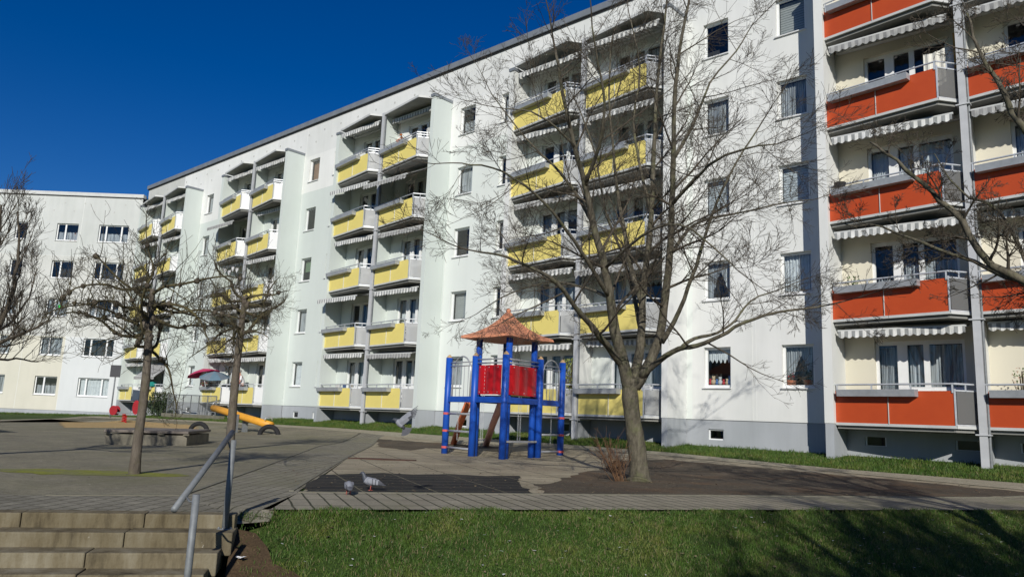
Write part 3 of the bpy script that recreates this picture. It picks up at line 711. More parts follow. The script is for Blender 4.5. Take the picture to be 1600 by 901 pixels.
# ------------------------------------------------------------------ left block
LA = math.atan2(.665, .747)
left = empty('apartment_building', (-57.32, -.38, 0), LA, 'pale grey and beige block with plain window rows and no balconies, at the left', 'building', 'apartment blocks round the courtyard')
lz0, lz1 = .43, 1.73
lh = []; lw = []
for u0, w_, bars in ((.78, 2.22, (.52, 1.66)), (4.51, 1.6, (.62,)), (8.27, .9, ()), (11.0, 1.6, (.62,)), (14.6, 2.2, (.52, 1.66))):
    for k in range(5): lh.append((-u0-w_, -u0, lz0+2.8*k, lz1+2.8*k)); lw.append((-u0, w_, k, bars))
def left_mat(x, z):
    if z < 4.6:
        return 2 if x > -4.3 else 3
    return 0 if z < 10.5 else 1
grid_wall(left, -24, 0, -.62, 15.0, lh, left_mat, [W_GREY, W_GREYL, W_LEFTW, W_BEIGE], extra_x=(-4.3,), extra_z=(4.6, 10.5))
for i, (xr, w_, k, bars) in enumerate(lw):
    window(left, xr, w_, lz0+2.8*k, lz1+2.8*k, bars, cur=rc.choice(['net', 'drape', 'half', 'net', None, 'lower']))
mb = MB(); mb.box(-24, 0, .03, .1, -1.6, -.624); mb.build('plinth', W_PLINTH, left)
mb = MB(); mb.box(-24, .05, -.1, .4, 15.06, 15.32); mb.cur = 1; mb.box(-24, .03, -.05, .35, 15.0, 15.056); mb.build('roof_edge', [M_TRIM, M_COPDARK], left)
mb = MB(); mb.box(-24, -.3, .9, 11, -1.5, 14.9); mb.build('interior', M_DARKROOM, left)
mb = MB(); mb.box(-24, 0, .4, 11.2, 14.95, 15.2); mb.build('roof', MC.get('roof_felt'), left)
wall_dots(left, -23, -.6, 13.9, 14.5, 1.5)
mb = MB()
for x in (-4.3, -7.3): mb.box(x-.012, x+.012, -.005, 0, -.6, 15)
for z in (4.6, 7.4, 10.5): mb.box(-24, 0, -.004, 0, z-.01, z+.01)
mb.build('wall_joint', W_WHITE, left)
# ------------------------------------------------------------------ trees
def norm(v): return v.normalized() if v.length > 1e-9 else Vector((0, 0, 1))
class Tree:
    def __init__(s, seed, sides=3): s.r = random.Random(seed); s.tr = MB(); s.cr = MB(); s.n = 0; s.moss = 0
    def rv(s, k=1): return Vector((s.r.gauss(0, k), s.r.gauss(0, k), s.r.gauss(0, k)))
    def smooth(s, pts, rad, sub=3):
        P = [Vector(p) for p in pts]; out = []; ro = []
        for i in range(len(P)-1):
            a = P[max(i-1, 0)]; b = P[i]; c = P[i+1]; d = P[min(i+2, len(P)-1)]
            for j in range(sub):
                t = j/sub; q = .5*((2*b)+(c-a)*t+(2*a-5*b+4*c-d)*t*t+(3*b-a-3*c+d)*t**3); out.append(q); ro.append(rad[i]+(rad[i+1]-rad[i])*t)
        out.append(P[-1]); ro.append(rad[-1]); return out, ro
    def limb(s, pts, rad, sides=9, wob=.0, target=None, sub=3):
        p, r_ = s.smooth(pts, rad, sub)
        if wob: p = [q+s.rv(wob) if 0 < i < len(p)-1 else q for i, q in enumerate(p)]
        (target or s.tr).tube(p, [max(.004, x*(1+s.r.uniform(-.06, .06))) for x in r_], sides); return p, r_
    def twig(s, p, d, L, r0, lvl, P):
        """recursive branch; P: dict of settings"""
        s.n += 1; r = s.r; n = P['seg'][lvl]; pts = [p.copy()]; rad = [r0]; d = norm(d); q = p.copy()
        for i in range(n):
            d = norm(d+s.rv(P['wob'])+Vector((0, 0, P['up'][lvl]))); q = q+d*(L/n); pts.append(q.copy())
            rad.append(max(P['rmin'], r0*(1-.8*(i+1)/n)))
        mb = s.cr
        if P.get('moss') and lvl <= 1: mb.cur = 1
        mb.tube(pts, rad, 5 if lvl == 0 else 3, cap=False); mb.cur = 0
        if lvl+1 >= len(P['seg']): return
        k = P['kids'][lvl]; k = int(k*r.uniform(.7, 1.3)+.5)
        for j in range(k):
            t = r.uniform(P['from'][lvl], 1.0); f = t*n; i = min(int(f), n-1); b = pts[i].lerp(pts[i+1], f-i)
            ax = norm(pts[i+1]-pts[i]); side = norm(s.rv().cross(ax)); a = R(r.uniform(*P['ang']))
            nd = ax*math.cos(a)+side*math.sin(a)
            s.twig(b, nd, L*r.uniform(*P['ratio'][lvl])*(1.15-.5*t), max(P['rmin'], rad[i]*.55), lvl+1, P)
    def along(s, pts, rad, t0, count, L, P, updir=.3, bias=None, lvl=0):
        cum = [0]
        for a, b in zip(pts[:-1], pts[1:]): cum.append(cum[-1]+(b-a).length)
        for j in range(count):
            x = cum[-1]*(t0+(1-t0)*((j+s.r.random())/count)); i = 0
            while i < len(cum)-2 and cum[i+1] < x: i += 1
            f = (x-cum[i])/max(1e-6, cum[i+1]-cum[i]); b = pts[i].lerp(pts[i+1], f); ax = norm(pts[i+1]-pts[i])
            side = norm(s.rv().cross(ax)); a = R(s.r.uniform(35, 75)); nd = ax*math.cos(a)+side*math.sin(a)+Vector((0, 0, updir))
            if bias: nd += bias
            tt = x/cum[-1]
            s.twig(b, nd, L*s.r.uniform(.6, 1.2)*(1.2-.5*tt), min(rad[i]*.45, .028), lvl, P)
    def done(s, name, loc, label, cat, group, bark, twm=None):
        root = empty(name, loc, 0, label, cat, group)
        for nm, mb, mt in (('trunk', s.tr, [bark]), ('crown', s.cr, [twm or M_TWIG, M_MOSSTWIG])):
            me = mb.mesh(nm, mt, smooth=True); me.transform(Matrix.Translation(-Vector(loc))); link(nm, me, root)
        return root
TG = 'bare trees in the courtyard'
# --- big tree right of the playground: limbs laid out in space
T = Tree(5); D = 13.9
def A(x, y, dd=0): return at(x, y, D+dd)
PB = dict(seg=[8, 6, 4, 3], wob=.075, up=[.03, .03, .02, .02], kids=[8, 4, 3], **{'from': [.12, .12, .2]}, ang=(22, 52), ratio=[(.3, .62), (.38, .7), (.45, .8)], rmin=.0026)
base = Vector((-7.77, -10.16, -1.06)); fk = A(987, 590)
limbs = []
tp, tr_ = T.limb([base, A(1000, 748), A(995, 700), A(988, 650), A(984, 612), fk], [.30, .19, .158, .148, .152, .15], 14, sub=4)
def LB(pts, r0, r1, sides=9, wob=.006):
    r0 *= .84
    n = len(pts); rad = [r0+(r1-r0)*(i/(n-1))**.8 for i in range(n)]
    p, r_ = T.limb(pts, rad, sides, wob); limbs.append((p, r_)); return p, r_
LB([A(984, 612), A(972, 560, -.1), A(960, 515, -.2), A(953, 465, -.3), A(945, 420, -.4), A(928, 355, -.5), A(915, 290, -.6), A(898, 230, -.8), A(880, 150, -1), A(868, 80, -1.1)], .15, .02)
LB([A(976, 575), A(948, 540, -.5), A(925, 510, -.9), A(900, 480, -1.3), A(868, 440, -1.8), A(825, 415, -2.1), A(780, 398, -2.4), A(742, 392, -2.6)], .085, .012)
LB([A(987, 600), A(999, 555, .2), A(1002, 520, .3), A(1004, 470, .4), A(1012, 400, .5), A(1018, 330, .5), A(1021, 260, .6), A(1024, 180, .7), A(1030, 100, .8), A(1040, 20, .9)], .12, .02)
LB([A(992, 605), A(1018, 560, .1), A(1032, 520, .1), A(1040, 460, 0), A(1046, 400, -.1), A(1050, 320, -.2), A(1052, 250, -.3), A(1054, 160, -.4), A(1062, 80, -.5), A(1075, 10, -.6)], .13, .022)
LB([A(1034, 535), A(1062, 485, -.2), A(1082, 430, -.4), A(1098, 380, -.5), A(1118, 320, -.7), A(1150, 255, -.9), A(1185, 200, -1.1)], .06, .012)
LB([A(1000, 590), A(1032, 562, -.3), A(1060, 545, -.6), A(1088, 540, -.9), A(1125, 525, -1.2), A(1160, 505, -1.4), A(1215, 488, -1.7), A(1275, 480, -1.9), A(1320, 470, -2.1)], .075, .01)
LB([A(1065, 543, -.6), A(1085, 528, -.5), A(1120, 520, -.4), A(1150, 500, -.3), A(1172, 470, -.2), A(1210, 455, -.1)], .045, .012)
LB([A(1002, 470, .4), A(985, 415, .9), A(975, 360, 1.2), A(965, 300, 1.5), A(958, 230, 1.8), A(952, 150, 2.0), A(955, 70, 2.2)], .07, .014)
LB([A(1005, 540, .3), A(995, 480, .8), A(985, 440, 1.1), A(970, 390, 1.4), A(946, 330, 1.5), A(930, 240, 1.8), A(905, 170, 2.0)], .06, .013)
LB([A(953, 465, -.3), A(925, 420, -.8), A(900, 380, -1.2), A(862, 330, -1.6), A(820, 290, -2), A(770, 262, -2.3), A(722, 255, -2.5)], .05, .01)
LB([A(1046, 400, -.1), A(1075, 360, .5), A(1110, 340, 1), A(1160, 332, 1.5), A(1220, 318, 1.9), A(1270, 312, 2.2)], .045, .01)
LB([A(1050, 320, -.2), A(1085, 280, -.8), A(1120, 250, -1.3), A(1165, 232, -1.8), A(1215, 225, -2.2)], .045, .01)
LB([A(928, 355, -.5), A(905, 310, 0), A(875, 270, .5), A(835, 230, .9), A(800, 190, 1.3), A(770, 150, 1.6)], .045, .01)
LB([A(915, 290, -.6), A(935, 230, -1.1), A(945, 170, -1.4), A(935, 100, -1.7), A(925, 40, -2)], .045, .012)
LB([A(1018, 330, .5), A(1000, 260, 1), A(990, 190, 1.3), A(1000, 110, 1.6), A(985, 30, 1.9)], .045, .012)
LB([A(1052, 250, -.3), A(1085, 190, .3), A(1110, 130, .7), A(1150, 80, 1.1), A(1175, 40, 1.3)], .04, .01)
LB([A(953, 465, -.3), A(915, 450, .6), A(870, 440, 1.2), A(820, 450, 1.8), A(775, 470, 2.2), A(745, 490, 2.5)], .04, .008)
LB([A(1012, 400, .5), A(980, 385, 1.2), A(930, 400, 1.8), A(885, 405, 2.4), A(850, 395, 2.8)], .035, .008)
LB([A(945, 420, -.4), A(1000, 370, -1.6), A(1060, 350, -2.3), A(1115, 385, -2.8), A(1150, 420, -3)], .035, .008)
LB([A(898, 230, -.8), A(870, 200, -1.2), A(830, 175, -1.4), A(790, 170, -1.6)], .03, .008)
for i, (p, r_) in enumerate(limbs):
    L = sum((b-a).length for a, b in zip(p[:-1], p[1:]))
    T.along(p, r_, .22, max(5, int(L*2.0)), 1.6, PB, .1)
    T.twig(p[-1], p[-1]-p[-3], 1.2, r_[-1], 0, PB)
print('BIGTREE twigs', T.n)
T.done('bare_tree', (-7.77, -10.16, -1.0), 'large bare tree with many grey green stems, standing right of the climbing frame', 'tree', TG, M_BARK)

# --- pollarded small trees on the plaza
def pollard(name, seed, base, lean, hs, spread, label, scale=1., r0=.1, arms=11, moss=True):
    T = Tree(seed); r = T.r; b = Vector(base); top = b+Vector(lean); 
    P = dict(seg=[8, 5, 4], wob=.15, up=[-.02, .10, .12], kids=[6, 3], **{'from': [.1, .1]}, ang=(35, 80), ratio=[(.35, .75), (.4, .8)], rmin=.0026, moss=moss)
    mid = b.lerp(top, .5)+T.rv(.02)
    T.limb([b-Vector((0, 0, .08)), b.lerp(top, .15), mid, b.lerp(top, .8), top], [r0*1.25, r0, r0*.88, r0*.78, r0*.45], 12, sub=4)
    # knobbly head
    for j in range(5):
        q = top+Vector((r.uniform(-.05, .05), r.uniform(-.05, .05), r.uniform(-.9, .02)))*scale
        sphere_pts(T.tr, q, r.uniform(.045, .08)*scale, 8, 6, (1, 1, 1.3), .25, r)
    for j in range(arms):
        z = (r.uniform(-1.05, -.25) if j % 4 else r.uniform(-.25, 0))*scale; a = 2*math.pi*(j*.382+r.random()*.1)
        d = Vector((math.cos(a), math.sin(a), r.uniform(-.05, .3))); p = top+Vector((0, 0, z)); L = spread*r.uniform(.65, 1.1)
        pts = [p]; q = p.copy(); dd = norm(d)
        for k in range(7):
            dd = norm(dd+T.rv(.3)+Vector((0, 0, .08 if k < 3 else -.12))); q = q+dd*L/7; pts.append(q.copy())
        rad = [r0*.38*(1-.8*k/7) for k in range(8)]
        pp, rr = T.smooth(pts, rad, 2); T.cr.cur = 1; T.cr.tube(pp, rr, 7); T.cr.cur = 0
        T.along(pp, rr, .08, 7, .62*scale, P, .15)
        for k in range(3):
            q = pp[r.randrange(2, len(pp)-2)]; sphere_pts(T.cr, q, r.uniform(.03, .055)*scale, 6, 5, (1, 1, 1), .2, r)
        # upright whips
        for k in range(5):
            f = r.uniform(.2, 1); i = int(f*(len(pp)-1)); T.twig(pp[i], Vector((r.gauss(0, .25), r.gauss(0, .25), 1)), r.uniform(.35, .85)*scale, .008, 1, P)
    for k in range(14):
        T.twig(top+Vector((r.gauss(0, .1), r.gauss(0, .1), r.uniform(0, .35)))*scale, Vector((r.gauss(0, .4), r.gauss(0, .4), 1)), r.uniform(.6, 1.1)*scale, .01, 1, P)
    print(name, T.n)
    return T.done(name, base, label, 'tree', TG, M_BARKS)
pollard('pollarded_tree', 21, (-11.77, -17.49, -1.0), (-.06, -.04, 2.75), 0, 1.75, 'knobbly pollarded tree with moss at its foot, nearest the stone steps', .95, .07, 17)
pollard('pollarded_tree', 33, (-18.08, -12.66, -1.0), (0, .0, 3.85), 0, 1.55, 'pollarded tree behind the galvanised stair handrail', 1.05, .105, 15)

# --- upright bare tree cut by the left edge
T = Tree(77)
PL = dict(seg=[8, 6, 4], wob=.08, up=[.14, .12, .08], kids=[8, 5], **{'from': [.15, .15]}, ang=(20, 50), ratio=[(.35, .65), (.35, .65)], rmin=.003)
bx = at(-70, 720, 13.2); bx.z = -1.0
def A2(x, y, dd=0): return at(x, y, 13.2+dd)
lm = []
T.limb([bx-Vector((0, 0, .06)), A2(-62, 660), A2(-52, 600), A2(-45, 560)], [.16, .13, .12, .11], 10)
for pts, r0 in (([A2(-45, 560), A2(-10, 520, .2), A2(12, 480, .3), A2(24, 430, .4), A2(30, 380, .5), A2(28, 330, .5)], .055), ([A2(-45, 560), A2(-40, 500, -.3), A2(-22, 440, -.6), A2(-8, 380, -.8), A2(2, 320, -.9)], .06),
                ([A2(-30, 545), A2(10, 530, -.4), A2(45, 515, -.7), A2(80, 500, -1)], .04), ([A2(-45, 560), A2(-70, 480, .3), A2(-80, 400, .5), A2(-75, 320, .6)], .06), ([A2(-48, 580), A2(-15, 565, .5), A2(25, 560, .9), A2(60, 565, 1.2)], .035),
                ([A2(-10, 520, .2), A2(20, 500, .8), A2(45, 465, 1.2), A2(58, 420, 1.5)], .03)):
    n = len(pts); p, r_ = T.limb(pts, [r0*(1-.75*i/(n-1)) for i in range(n)], 7, .01, T.cr); lm.append((p, r_))
for p, r_ in lm: T.along(p, r_, .12, 11, .95, PL, .5)
print('left', T.n)
T.done('bare_tree', tuple(bx), 'bare tree with upright thin branches, cut by the left picture edge', 'tree', TG, M_BARKS)

# --- tree beyond the right picture edge, its boughs hanging in
T = Tree(91)
PR = dict(seg=[8, 6, 4, 3], wob=.10, up=[.02, .03, .03, .02], kids=[8, 5, 3], **{'from': [.15, .15, .2]}, ang=(28, 60), ratio=[(.35, .65), (.35, .65), (.4, .7)], rmin=.0026)
rb = Vector((1.4, -14.6, tz(1.4, -14.6)))
def A3(x, y, d): return at(x, y, d)
T.limb([rb-Vector((0, 0, .06)), rb+Vector((0, 0, .6)), rb+Vector((.05, .05, 2.)), rb+Vector((.1, .0, 3.2))], [.27, .2, .18, .16], 12)
f0 = rb+Vector((.05, .05, 2.)); f1 = rb+Vector((.1, 0, 3.2)); rl = []
for st, pts, r0, k_ in ((f0, [A3(1720, 500, 8.6), A3(1640, 455, 8.8), A3(1550, 415, 9.0), A3(1500, 345, 9.2), A3(1455, 298, 9.4), A3(1400, 252, 9.6), A3(1360, 222, 9.8)], .07, 8),
                    (f0, [A3(1700, 470, 8.9), A3(1600, 440, 9.6), A3(1520, 410, 10), A3(1440, 380, 10.5), A3(1380, 355, 10.8), A3(1320, 350, 11)], .045, 8),
                    (f1, [A3(1700, 330, 8.4), A3(1620, 230, 8.6), A3(1570, 150, 8.8), A3(1530, 80, 9), A3(1510, 20, 9.2)], .06, 8),
                    (f1, [A3(1720, 250, 9), A3(1640, 120, 9.4), A3(1600, 30, 9.6)], .06, 5),
                    (f1, [rb+Vector((.6, .3, 4.6)), rb+Vector((1.0, .2, 6.2)), rb+Vector((1.1, .4, 7.6))], .1, 8),
                    (f1, [rb+Vector((-.2, -.7, 4.6)), rb+Vector((-.5, -1.4, 6.)), rb+Vector((-.6, -1.7, 7.4))], .09, 8),
                    (f0, [rb+Vector((1.2, -.6, 3.1)), rb+Vector((2.2, -1.0, 4.2)), rb+Vector((2.9, -1.3, 5.6))], .08, 8),
                    (f1, [A3(1650, 420, 9.6), A3(1560, 330, 10.2), A3(1500, 300, 10.8), A3(1460, 240, 11.2)], .035, 6)):
    pts = [st]+pts; n = len(pts); p, r_ = T.limb(pts, [r0*(1-.82*i/(n-1)) for i in range(n)], 7, .012); rl.append((p, r_))
for p, r_ in rl: T.along(p, r_, .35, int(sum((b-a).length for a, b in zip(p[:-1], p[1:]))*2.0)+3, .85, PR, .1)
print('right', T.n)
T.done('bare_tree', tuple(rb), 'bare tree whose boughs reach in front of the orange red balconies from the right', 'tree', TG, M_BARK)

# --- trees behind the viewer on the sunny side: only their shadows show
def shade_tree(seed, base, H, label, n=9, toplimb=None):
    T = Tree(seed); b = Vector(base); r = T.r
    P = dict(seg=[7, 5, 4], wob=.14, up=[.05, .05, .03], kids=[7, 5], **{'from': [.15, .15]}, ang=(25, 55), ratio=[(.4, .65), (.35, .6)], rmin=.006)
    T.limb([b-Vector((0, 0, .1)), b+Vector((0, 0, 1)), b+Vector((.1, .1, H*.35))], [.3, .22, .18], 10)
    for j in range(n):
        a = 2*math.pi*j/n+r.random()*.5; s0 = b+Vector((.07, .07, H*(.22+.13*r.random()))); e = Vector((math.cos(a), math.sin(a), 0))
        o = r.uniform(.18, .38)*H; pts = [s0, s0+e*o*.35+Vector((0, 0, H*.15)), s0+e*o*.7+Vector((0, 0, H*.35)), s0+e*o+Vector((0, 0, H*r.uniform(.4, .62)))]
        p, r_ = T.limb(pts, [.14, .1, .07, .03], 6); T.along(p, r_, .2, 16, 1.6, P, .3)
    if toplimb:
        for pts in toplimb:
            p, r_ = T.limb(pts, [.06-.045*i/(len(pts)-1) for i in range(len(pts))], 6, .02); T.along(p, r_, .5, 10, .6, P, -.1)
    return T.done('bare_tree', base, label, 'tree', TG, M_BARK)
shade_tree(101, (6.2, -20.2, tz(6.2, -20.2)), 8.0, 'spreading bare tree on the lawn to the right of the viewer', 11)
shade_tree(107, (4.3, -20.9, tz(4.3, -20.9)), 7.0, 'smaller bare tree on the lawn nearest the viewer', 9)
shade_tree(105, (10.5, -23.5, tz(10.5, -23.5)), 10.0, 'large bare tree farthest to the right behind the viewer', 12)
# ------------------------------------------------------------------ climbing frame
def post_z(x, y): return tz(x, y)-.06
cf = empty('climbing_frame', (-14.4, -6.7, -1.0), 0, 'blue wooden climbing tower with red panels and an orange pointed roof', 'playground equipment')
def cf_part(mb, name, mats, parent=None, smooth=False, bevel=0):
    me = mb.mesh(name, mats, smooth); me.transform(Matrix.Translation((14.4, 6.7, 1.0)))
    o = link(name, me, parent or cf)
    if bevel: b = o.modifiers.new('bevel', 'BEVEL'); b.width = bevel; b.segments = 2; b.limit_method = 'ANGLE'
    return o
SP = [(-16.15, -7.18), (-14.84, -7.42), (-13.62, -7.52), (-13.72, -5.98), (-13.79, -4.9)]
for x, y in SP:
    mb = MB(); mb.tube([(x, y, post_z(x, y)), (x, y, .4), (x, y, 1.70)], .095, 14); p = cf_part(mb, 'post', M_BLUE, smooth=True)
    p.data.polygons.foreach_set('use_smooth', [len(f.vertices) == 4 for f in p.data.polygons])
    mb = MB(); mb.tube([(x, y, 1.702), (x, y, 1.74), (x, y, 1.79)], [.085, .065, .02], 12); cf_part(mb, 'post_cap', M_WOODCAP, p and cf)
TP = [(-14.92, -7.22), (-13.72, -7.30), (-13.84, -6.12), (-14.98, -6.05)]
for x, y in TP:
    mb = MB(); mb.tube([(x, y, post_z(x, y)), (x, y, .4), (x, y, 2.32)], .09, 14); p = cf_part(mb, 'post', M_BLUE, smooth=True)
    p.data.polygons.foreach_set('use_smooth', [len(f.vertices) == 4 for f in p.data.polygons])
# roof: concave pyramid with overhanging eaves
def roof_mesh():
    c = Vector((-14.36, -6.7, 0)); mb = MB(); rings = [(1.0, 2.20), (.97, 2.27), (.70, 2.37), (.42, 2.55), (.2, 2.77), (.06, 2.97), (.0, 3.0)]
    cs = [(-1, -1), (1, -1), (1, 1), (-1, 1)]; v = []; hw = .93
    n = 6
    for f, z in rings:
        for k in range(4):
            a, b = cs[k], cs[(k+1) % 4]
            for j in range(n):
                t = j/n; x = a[0]+(b[0]-a[0])*t; y = a[1]+(b[1]-a[1])*t
                sag = .05*(4*t*(1-t))*f
                v.append((c.x+x*hw*f, c.y+y*hw*f, z-sag*.5+ (.0)))
    m_ = 4*n; fs = []
    for i in range(len(rings)-1):
        for k in range(m_): fs.append((i*m_+k, i*m_+(k+1) % m_, (i+1)*m_+(k+1) % m_, (i+1)*m_+k))
    mb.add(v, fs); mb.add([v[k] for k in range(m_)], [tuple(range(m_))[::-1]]); return mb
mb = roof_mesh(); cf_part(mb, 'roof', M_ROOFO)
mb = MB(); sphere_pts(mb, (-14.36, -6.7, 3.02), .07, 8, 6); cf_part(mb, 'roof_knob', M_ROOFO, smooth=True)
mb = MB()
def deckbeam(a, b, z0, z1, w_=.07): mb.bar((a[0], a[1], (z0+z1)/2), (b[0], b[1], (z0+z1)/2), w_, z1-z0)
for a, b in ((SP[0], SP[1]), (SP[1], SP[2]), (SP[2], SP[3]), (SP[3], SP[4]), (TP[3], TP[2]), (TP[3], TP[0])):
    mb = MB(); deckbeam(a, b, .44, .60); cf_part(mb, 'deck_beam', M_BLUE, bevel=.01)
mb = MB()
for i in range(9): mb.box(-14.95+i*.135, -14.95+i*.135+.12, -7.25, -6.05, .605, .64)
cf_part(mb, 'deck', M_BROWN)
# red wavy panels, with slots
def redpanel(a, b, z0, z1, name='safety_panel'):
    a = Vector((a[0], a[1], 0)); b = Vector((b[0], b[1], 0)); d = (b-a); L = d.length; d.normalize(); n = Vector((d.y, -d.x, 0)); mb = MB(); v = []; N = 20
    for i in range(N+1):
        t = i/N; off = .03*abs(math.sin(t*math.pi*3)); p = a+d*L*t+n*off
        v += [(p.x, p.y, z0), (p.x, p.y, z1), (p.x-n.x*.02, p.y-n.y*.02, z1), (p.x-n.x*.02, p.y-n.y*.02, z0)]
    mb.add(v, [(4*i+k, 4*i+4+k, 4*i+4+(k+1) % 4, 4*i+(k+1) % 4) for i in range(N) for k in range(4)]+[(0, 1, 2, 3), (4*N+3, 4*N+2, 4*N+1, 4*N)])
    p_ = cf_part(mb, name, M_RED)
    for t in (.1, .5, .9):
        for z in (z0+.06, z1-.06):
            q = a+d*L*t+n*.035; m2 = MB(); sphere_pts(m2, (q.x, q.y, z), .016, 6, 4); cf_part(m2, 'bolt', M_CHROME, cf)
redpanel((-14.68, -7.44), (-13.8, -7.5), .66, 1.44); redpanel((-13.6, -7.36), (-13.7, -6.16), .66, 1.44)
mb = MB()
for z in (1.5, 1.6):
    for a, b in ((SP[1], SP[2]), (SP[2], SP[3])): 
        m2 = MB(); m2.tube([(a[0], a[1], z), (b[0], b[1], z)], .022, 8); cf_part(m2, 'handrail', M_CHROME, smooth=True)
def arch(a, b, z0, z1, r_=.022):
    a = Vector((a[0], a[1], 0)); b = Vector((b[0], b[1], 0)); pts = [a+Vector((0, 0, z0))]; c = (a+b)/2; h = (b-a).length/2
    for i in range(13):
        t = math.pi*i/12; pts.append(c-(b-a).normalized()*h*math.cos(t)+Vector((0, 0, z1-h+h*math.sin(t))))
    pts.append(b+Vector((0, 0, z0))); m2 = MB(); m2.tube(pts, r_, 8); cf_part(m2, 'arched_rail', M_CHROME, smooth=True)
arch((-15.95, -7.2), (-15.05, -7.38), .55, 1.72); arch((-13.72, -5.85), (-13.78, -5.05), .55, 1.72)
for a, b in ((SP[0], SP[1]), (SP[3], SP[4])):
    for z in (.12, -.36, -.82):
        m2 = MB(); m2.tube([(a[0], a[1], z), (b[0], b[1], z)], .03, 8); cf_part(m2, 'rung', M_CHROME, smooth=True)
        q = SP[0] if a == SP[0] else SP[4]; m2 = MB(); m2.tube([(q[0], q[1], z-.03), (q[0], q[1], z+.03)], .101, 12); cf_part(m2, 'rung_clamp', M_CLAMP)
    for z in (1.45, 1.55):
        m2 = MB(); m2.tube([(a[0], a[1], z), (b[0], b[1], z)], .018, 8); cf_part(m2, 'handrail', M_CHROME, smooth=True)
    for t in (.3, .45, .6, .75):
        x = a[0]+(b[0]-a[0])*t; y = a[1]+(b[1]-a[1])*t; m2 = MB(); m2.tube([(x, y, .6), (x, y, 1.46)], .010, 6); cf_part(m2, 'rail_bar', M_CHROME)
# slanting poles
m2 = MB(); m2.tube([(-15.45, -7.0, .5), (-17.2, -5.6, -.15), (-18.9, -4.22, -.9)], .1, 12); cf_part(m2, 'slanting_pole', M_SLIDE, smooth=True)
m2 = MB(); m2.tube([(-14.3, -6.88, .5), (-16.0, -5.4, -.15), (-17.6, -4.0, -.88)], .1, 12); o = cf_part(m2, 'slanting_pole', M_SLIDEP, smooth=True); o['label'] = 'pale pink slanting pole'
# chains hanging from the beams
def chain(p, z0, z1, q=None):
    m2 = MB(); n = int((z0-z1)/.05)
    for i in range(n):
        z = z0-i*.05; r_ = .014; o_ = (r_, 0) if i % 2 else (0, r_)
        m2.tube([(p[0]-o_[0], p[1]-o_[1], z), (p[0]-o_[0], p[1]-o_[1], z-.05), (p[0]+o_[0], p[1]+o_[1], z-.05), (p[0]+o_[0], p[1]+o_[1], z), (p[0]-o_[0], p[1]-o_[1], z)], .004, 4)
    cf_part(m2, 'chain', M_CHROME)
for p in ((-14.5, -7.45), (-14.42, -7.46), (-13.66, -6.9), (-13.67, -6.8), (-15.6, -7.25), (-13.75, -5.4)): chain(p, 1.45, -.62)
m2 = MB(); m2.bar((SP[2][0], SP[2][1], -.55), (SP[3][0], SP[3][1], -.55), .06, .05); cf_part(m2, 'low_beam', M_CHROME)

# ------------------------------------------------------------------ handrail by the steps
hp1 = Vector((-6.95, -18.6, -1.125)); 
def onz(px, py, z):
    d = fw + ri*((px-800)/F_PX) - upv*((py-450.5)/F_PX); return Vector((0, -CD, 0))+d*(z/d.z)
hp2t = onz(307, 772, -.68); hp2 = Vector((hp2t.x, hp2t.y, -1.62)); re_ = onz(283, 797, -.80); rt = Vector((hp1.x-.05, hp1.y+.07, -.225))
hr = empty('handrail', tuple(hp1), 0, 'galvanised tube handrail on two posts at the right end of the steps', 'handrail')
def hpart(mb, name, m_=M_STEEL):
    me = mb.mesh(name, m_, True); me.transform(Matrix.Translation(-hp1)); return link(name, me, hr)
mb = MB(); mb.tube([hp1, hp1+Vector((0, 0, .4)), hp1+Vector((0, 0, .83))], .028, 14); hpart(mb, 'post')
mb = MB(); mb.tube([hp2, hp2+Vector((0, 0, .4)), hp2t], .028, 14); hpart(mb, 'post')
off = Vector((-.06, -.03, 0))
mb = MB(); mb.tube([rt+off, rt.lerp(re_, .5)+off, re_+off], .026, 14); hpart(mb, 'rail')
for a, b in ((hp1+Vector((0, 0, .74)), rt.lerp(re_, .1)+off), (hp2t-Vector((0, 0, .05)), rt.lerp(re_, .84)+off)):
    mb = MB(); c = (Vector(a)+Vector(b))/2-Vector((0, 0, .03)); mb.tube([a, c, b], .009, 6); hpart(mb, 'bracket')
mb = MB(); mb.tube([hp1+Vector((0, 0, .004)), hp1+Vector((0, 0, .015))], .075, 12)
for a in range(4): q = hp1+Vector((.055*math.cos(a*1.57+.8), .055*math.sin(a*1.57+.8), .02)); sphere_pts(mb, q, .011, 6, 4)
hpart(mb, 'foot_plate')

# ------------------------------------------------------------------ concrete seat block
bd = empty('bench_block', (-20.3, -14.6, -1.0), 0, 'low weathered concrete block with slab seat on top, between the pollarded trees', 'bench')
P0 = Vector((-20.35, -14.75, 0)); P1 = Vector((-19.82, -13.02, 0)); dB = (P1-P0).normalized(); nB = Vector((-.79, .61, 0)); 
def prismo(poly, z0, z1, name, mt, bev=.015):
    mb = MB(); mb.prism([(p.x+20.3, p.y+14.6) for p in poly], z0+1, z1+1); return mb.build(name, mt, bd, bevel=bev)
LB_ = 1.9; WB = 2.8
prismo([P0, P0+dB*LB_, P0+dB*LB_+nB*WB, P0+nB*WB], -1.05, -.74, 'base', M_BENCH)
prismo([P0-dB*.03-nB*.05, P0+dB*(LB_+.03)-nB*.05, P0+dB*(LB_+.03)+nB*(WB+.03), P0-dB*.03+nB*(WB+.03)], -.70, -.63, 'seat_slab', M_BENCHTOP)
for t in (.02, .36, .66, .98):
    p = P0+dB*LB_*t-nB*.03; mb = MB(); mb.box(p.x+20.3-.05, p.x+20.3+.05, p.y+14.6-.05, p.y+14.6+.07, .262, .298); mb.build('spacer', M_BENCH, bd)
b2 = empty('bench', (-27.3, -15.6, -1.0), 0, 'brown wooden bench end at the left picture edge', 'bench')
mb = MB(); mb.box(-1.6, .35, -.25, .25, .42, .48); mb.build('seat', M_BROWN, b2, bevel=.01)
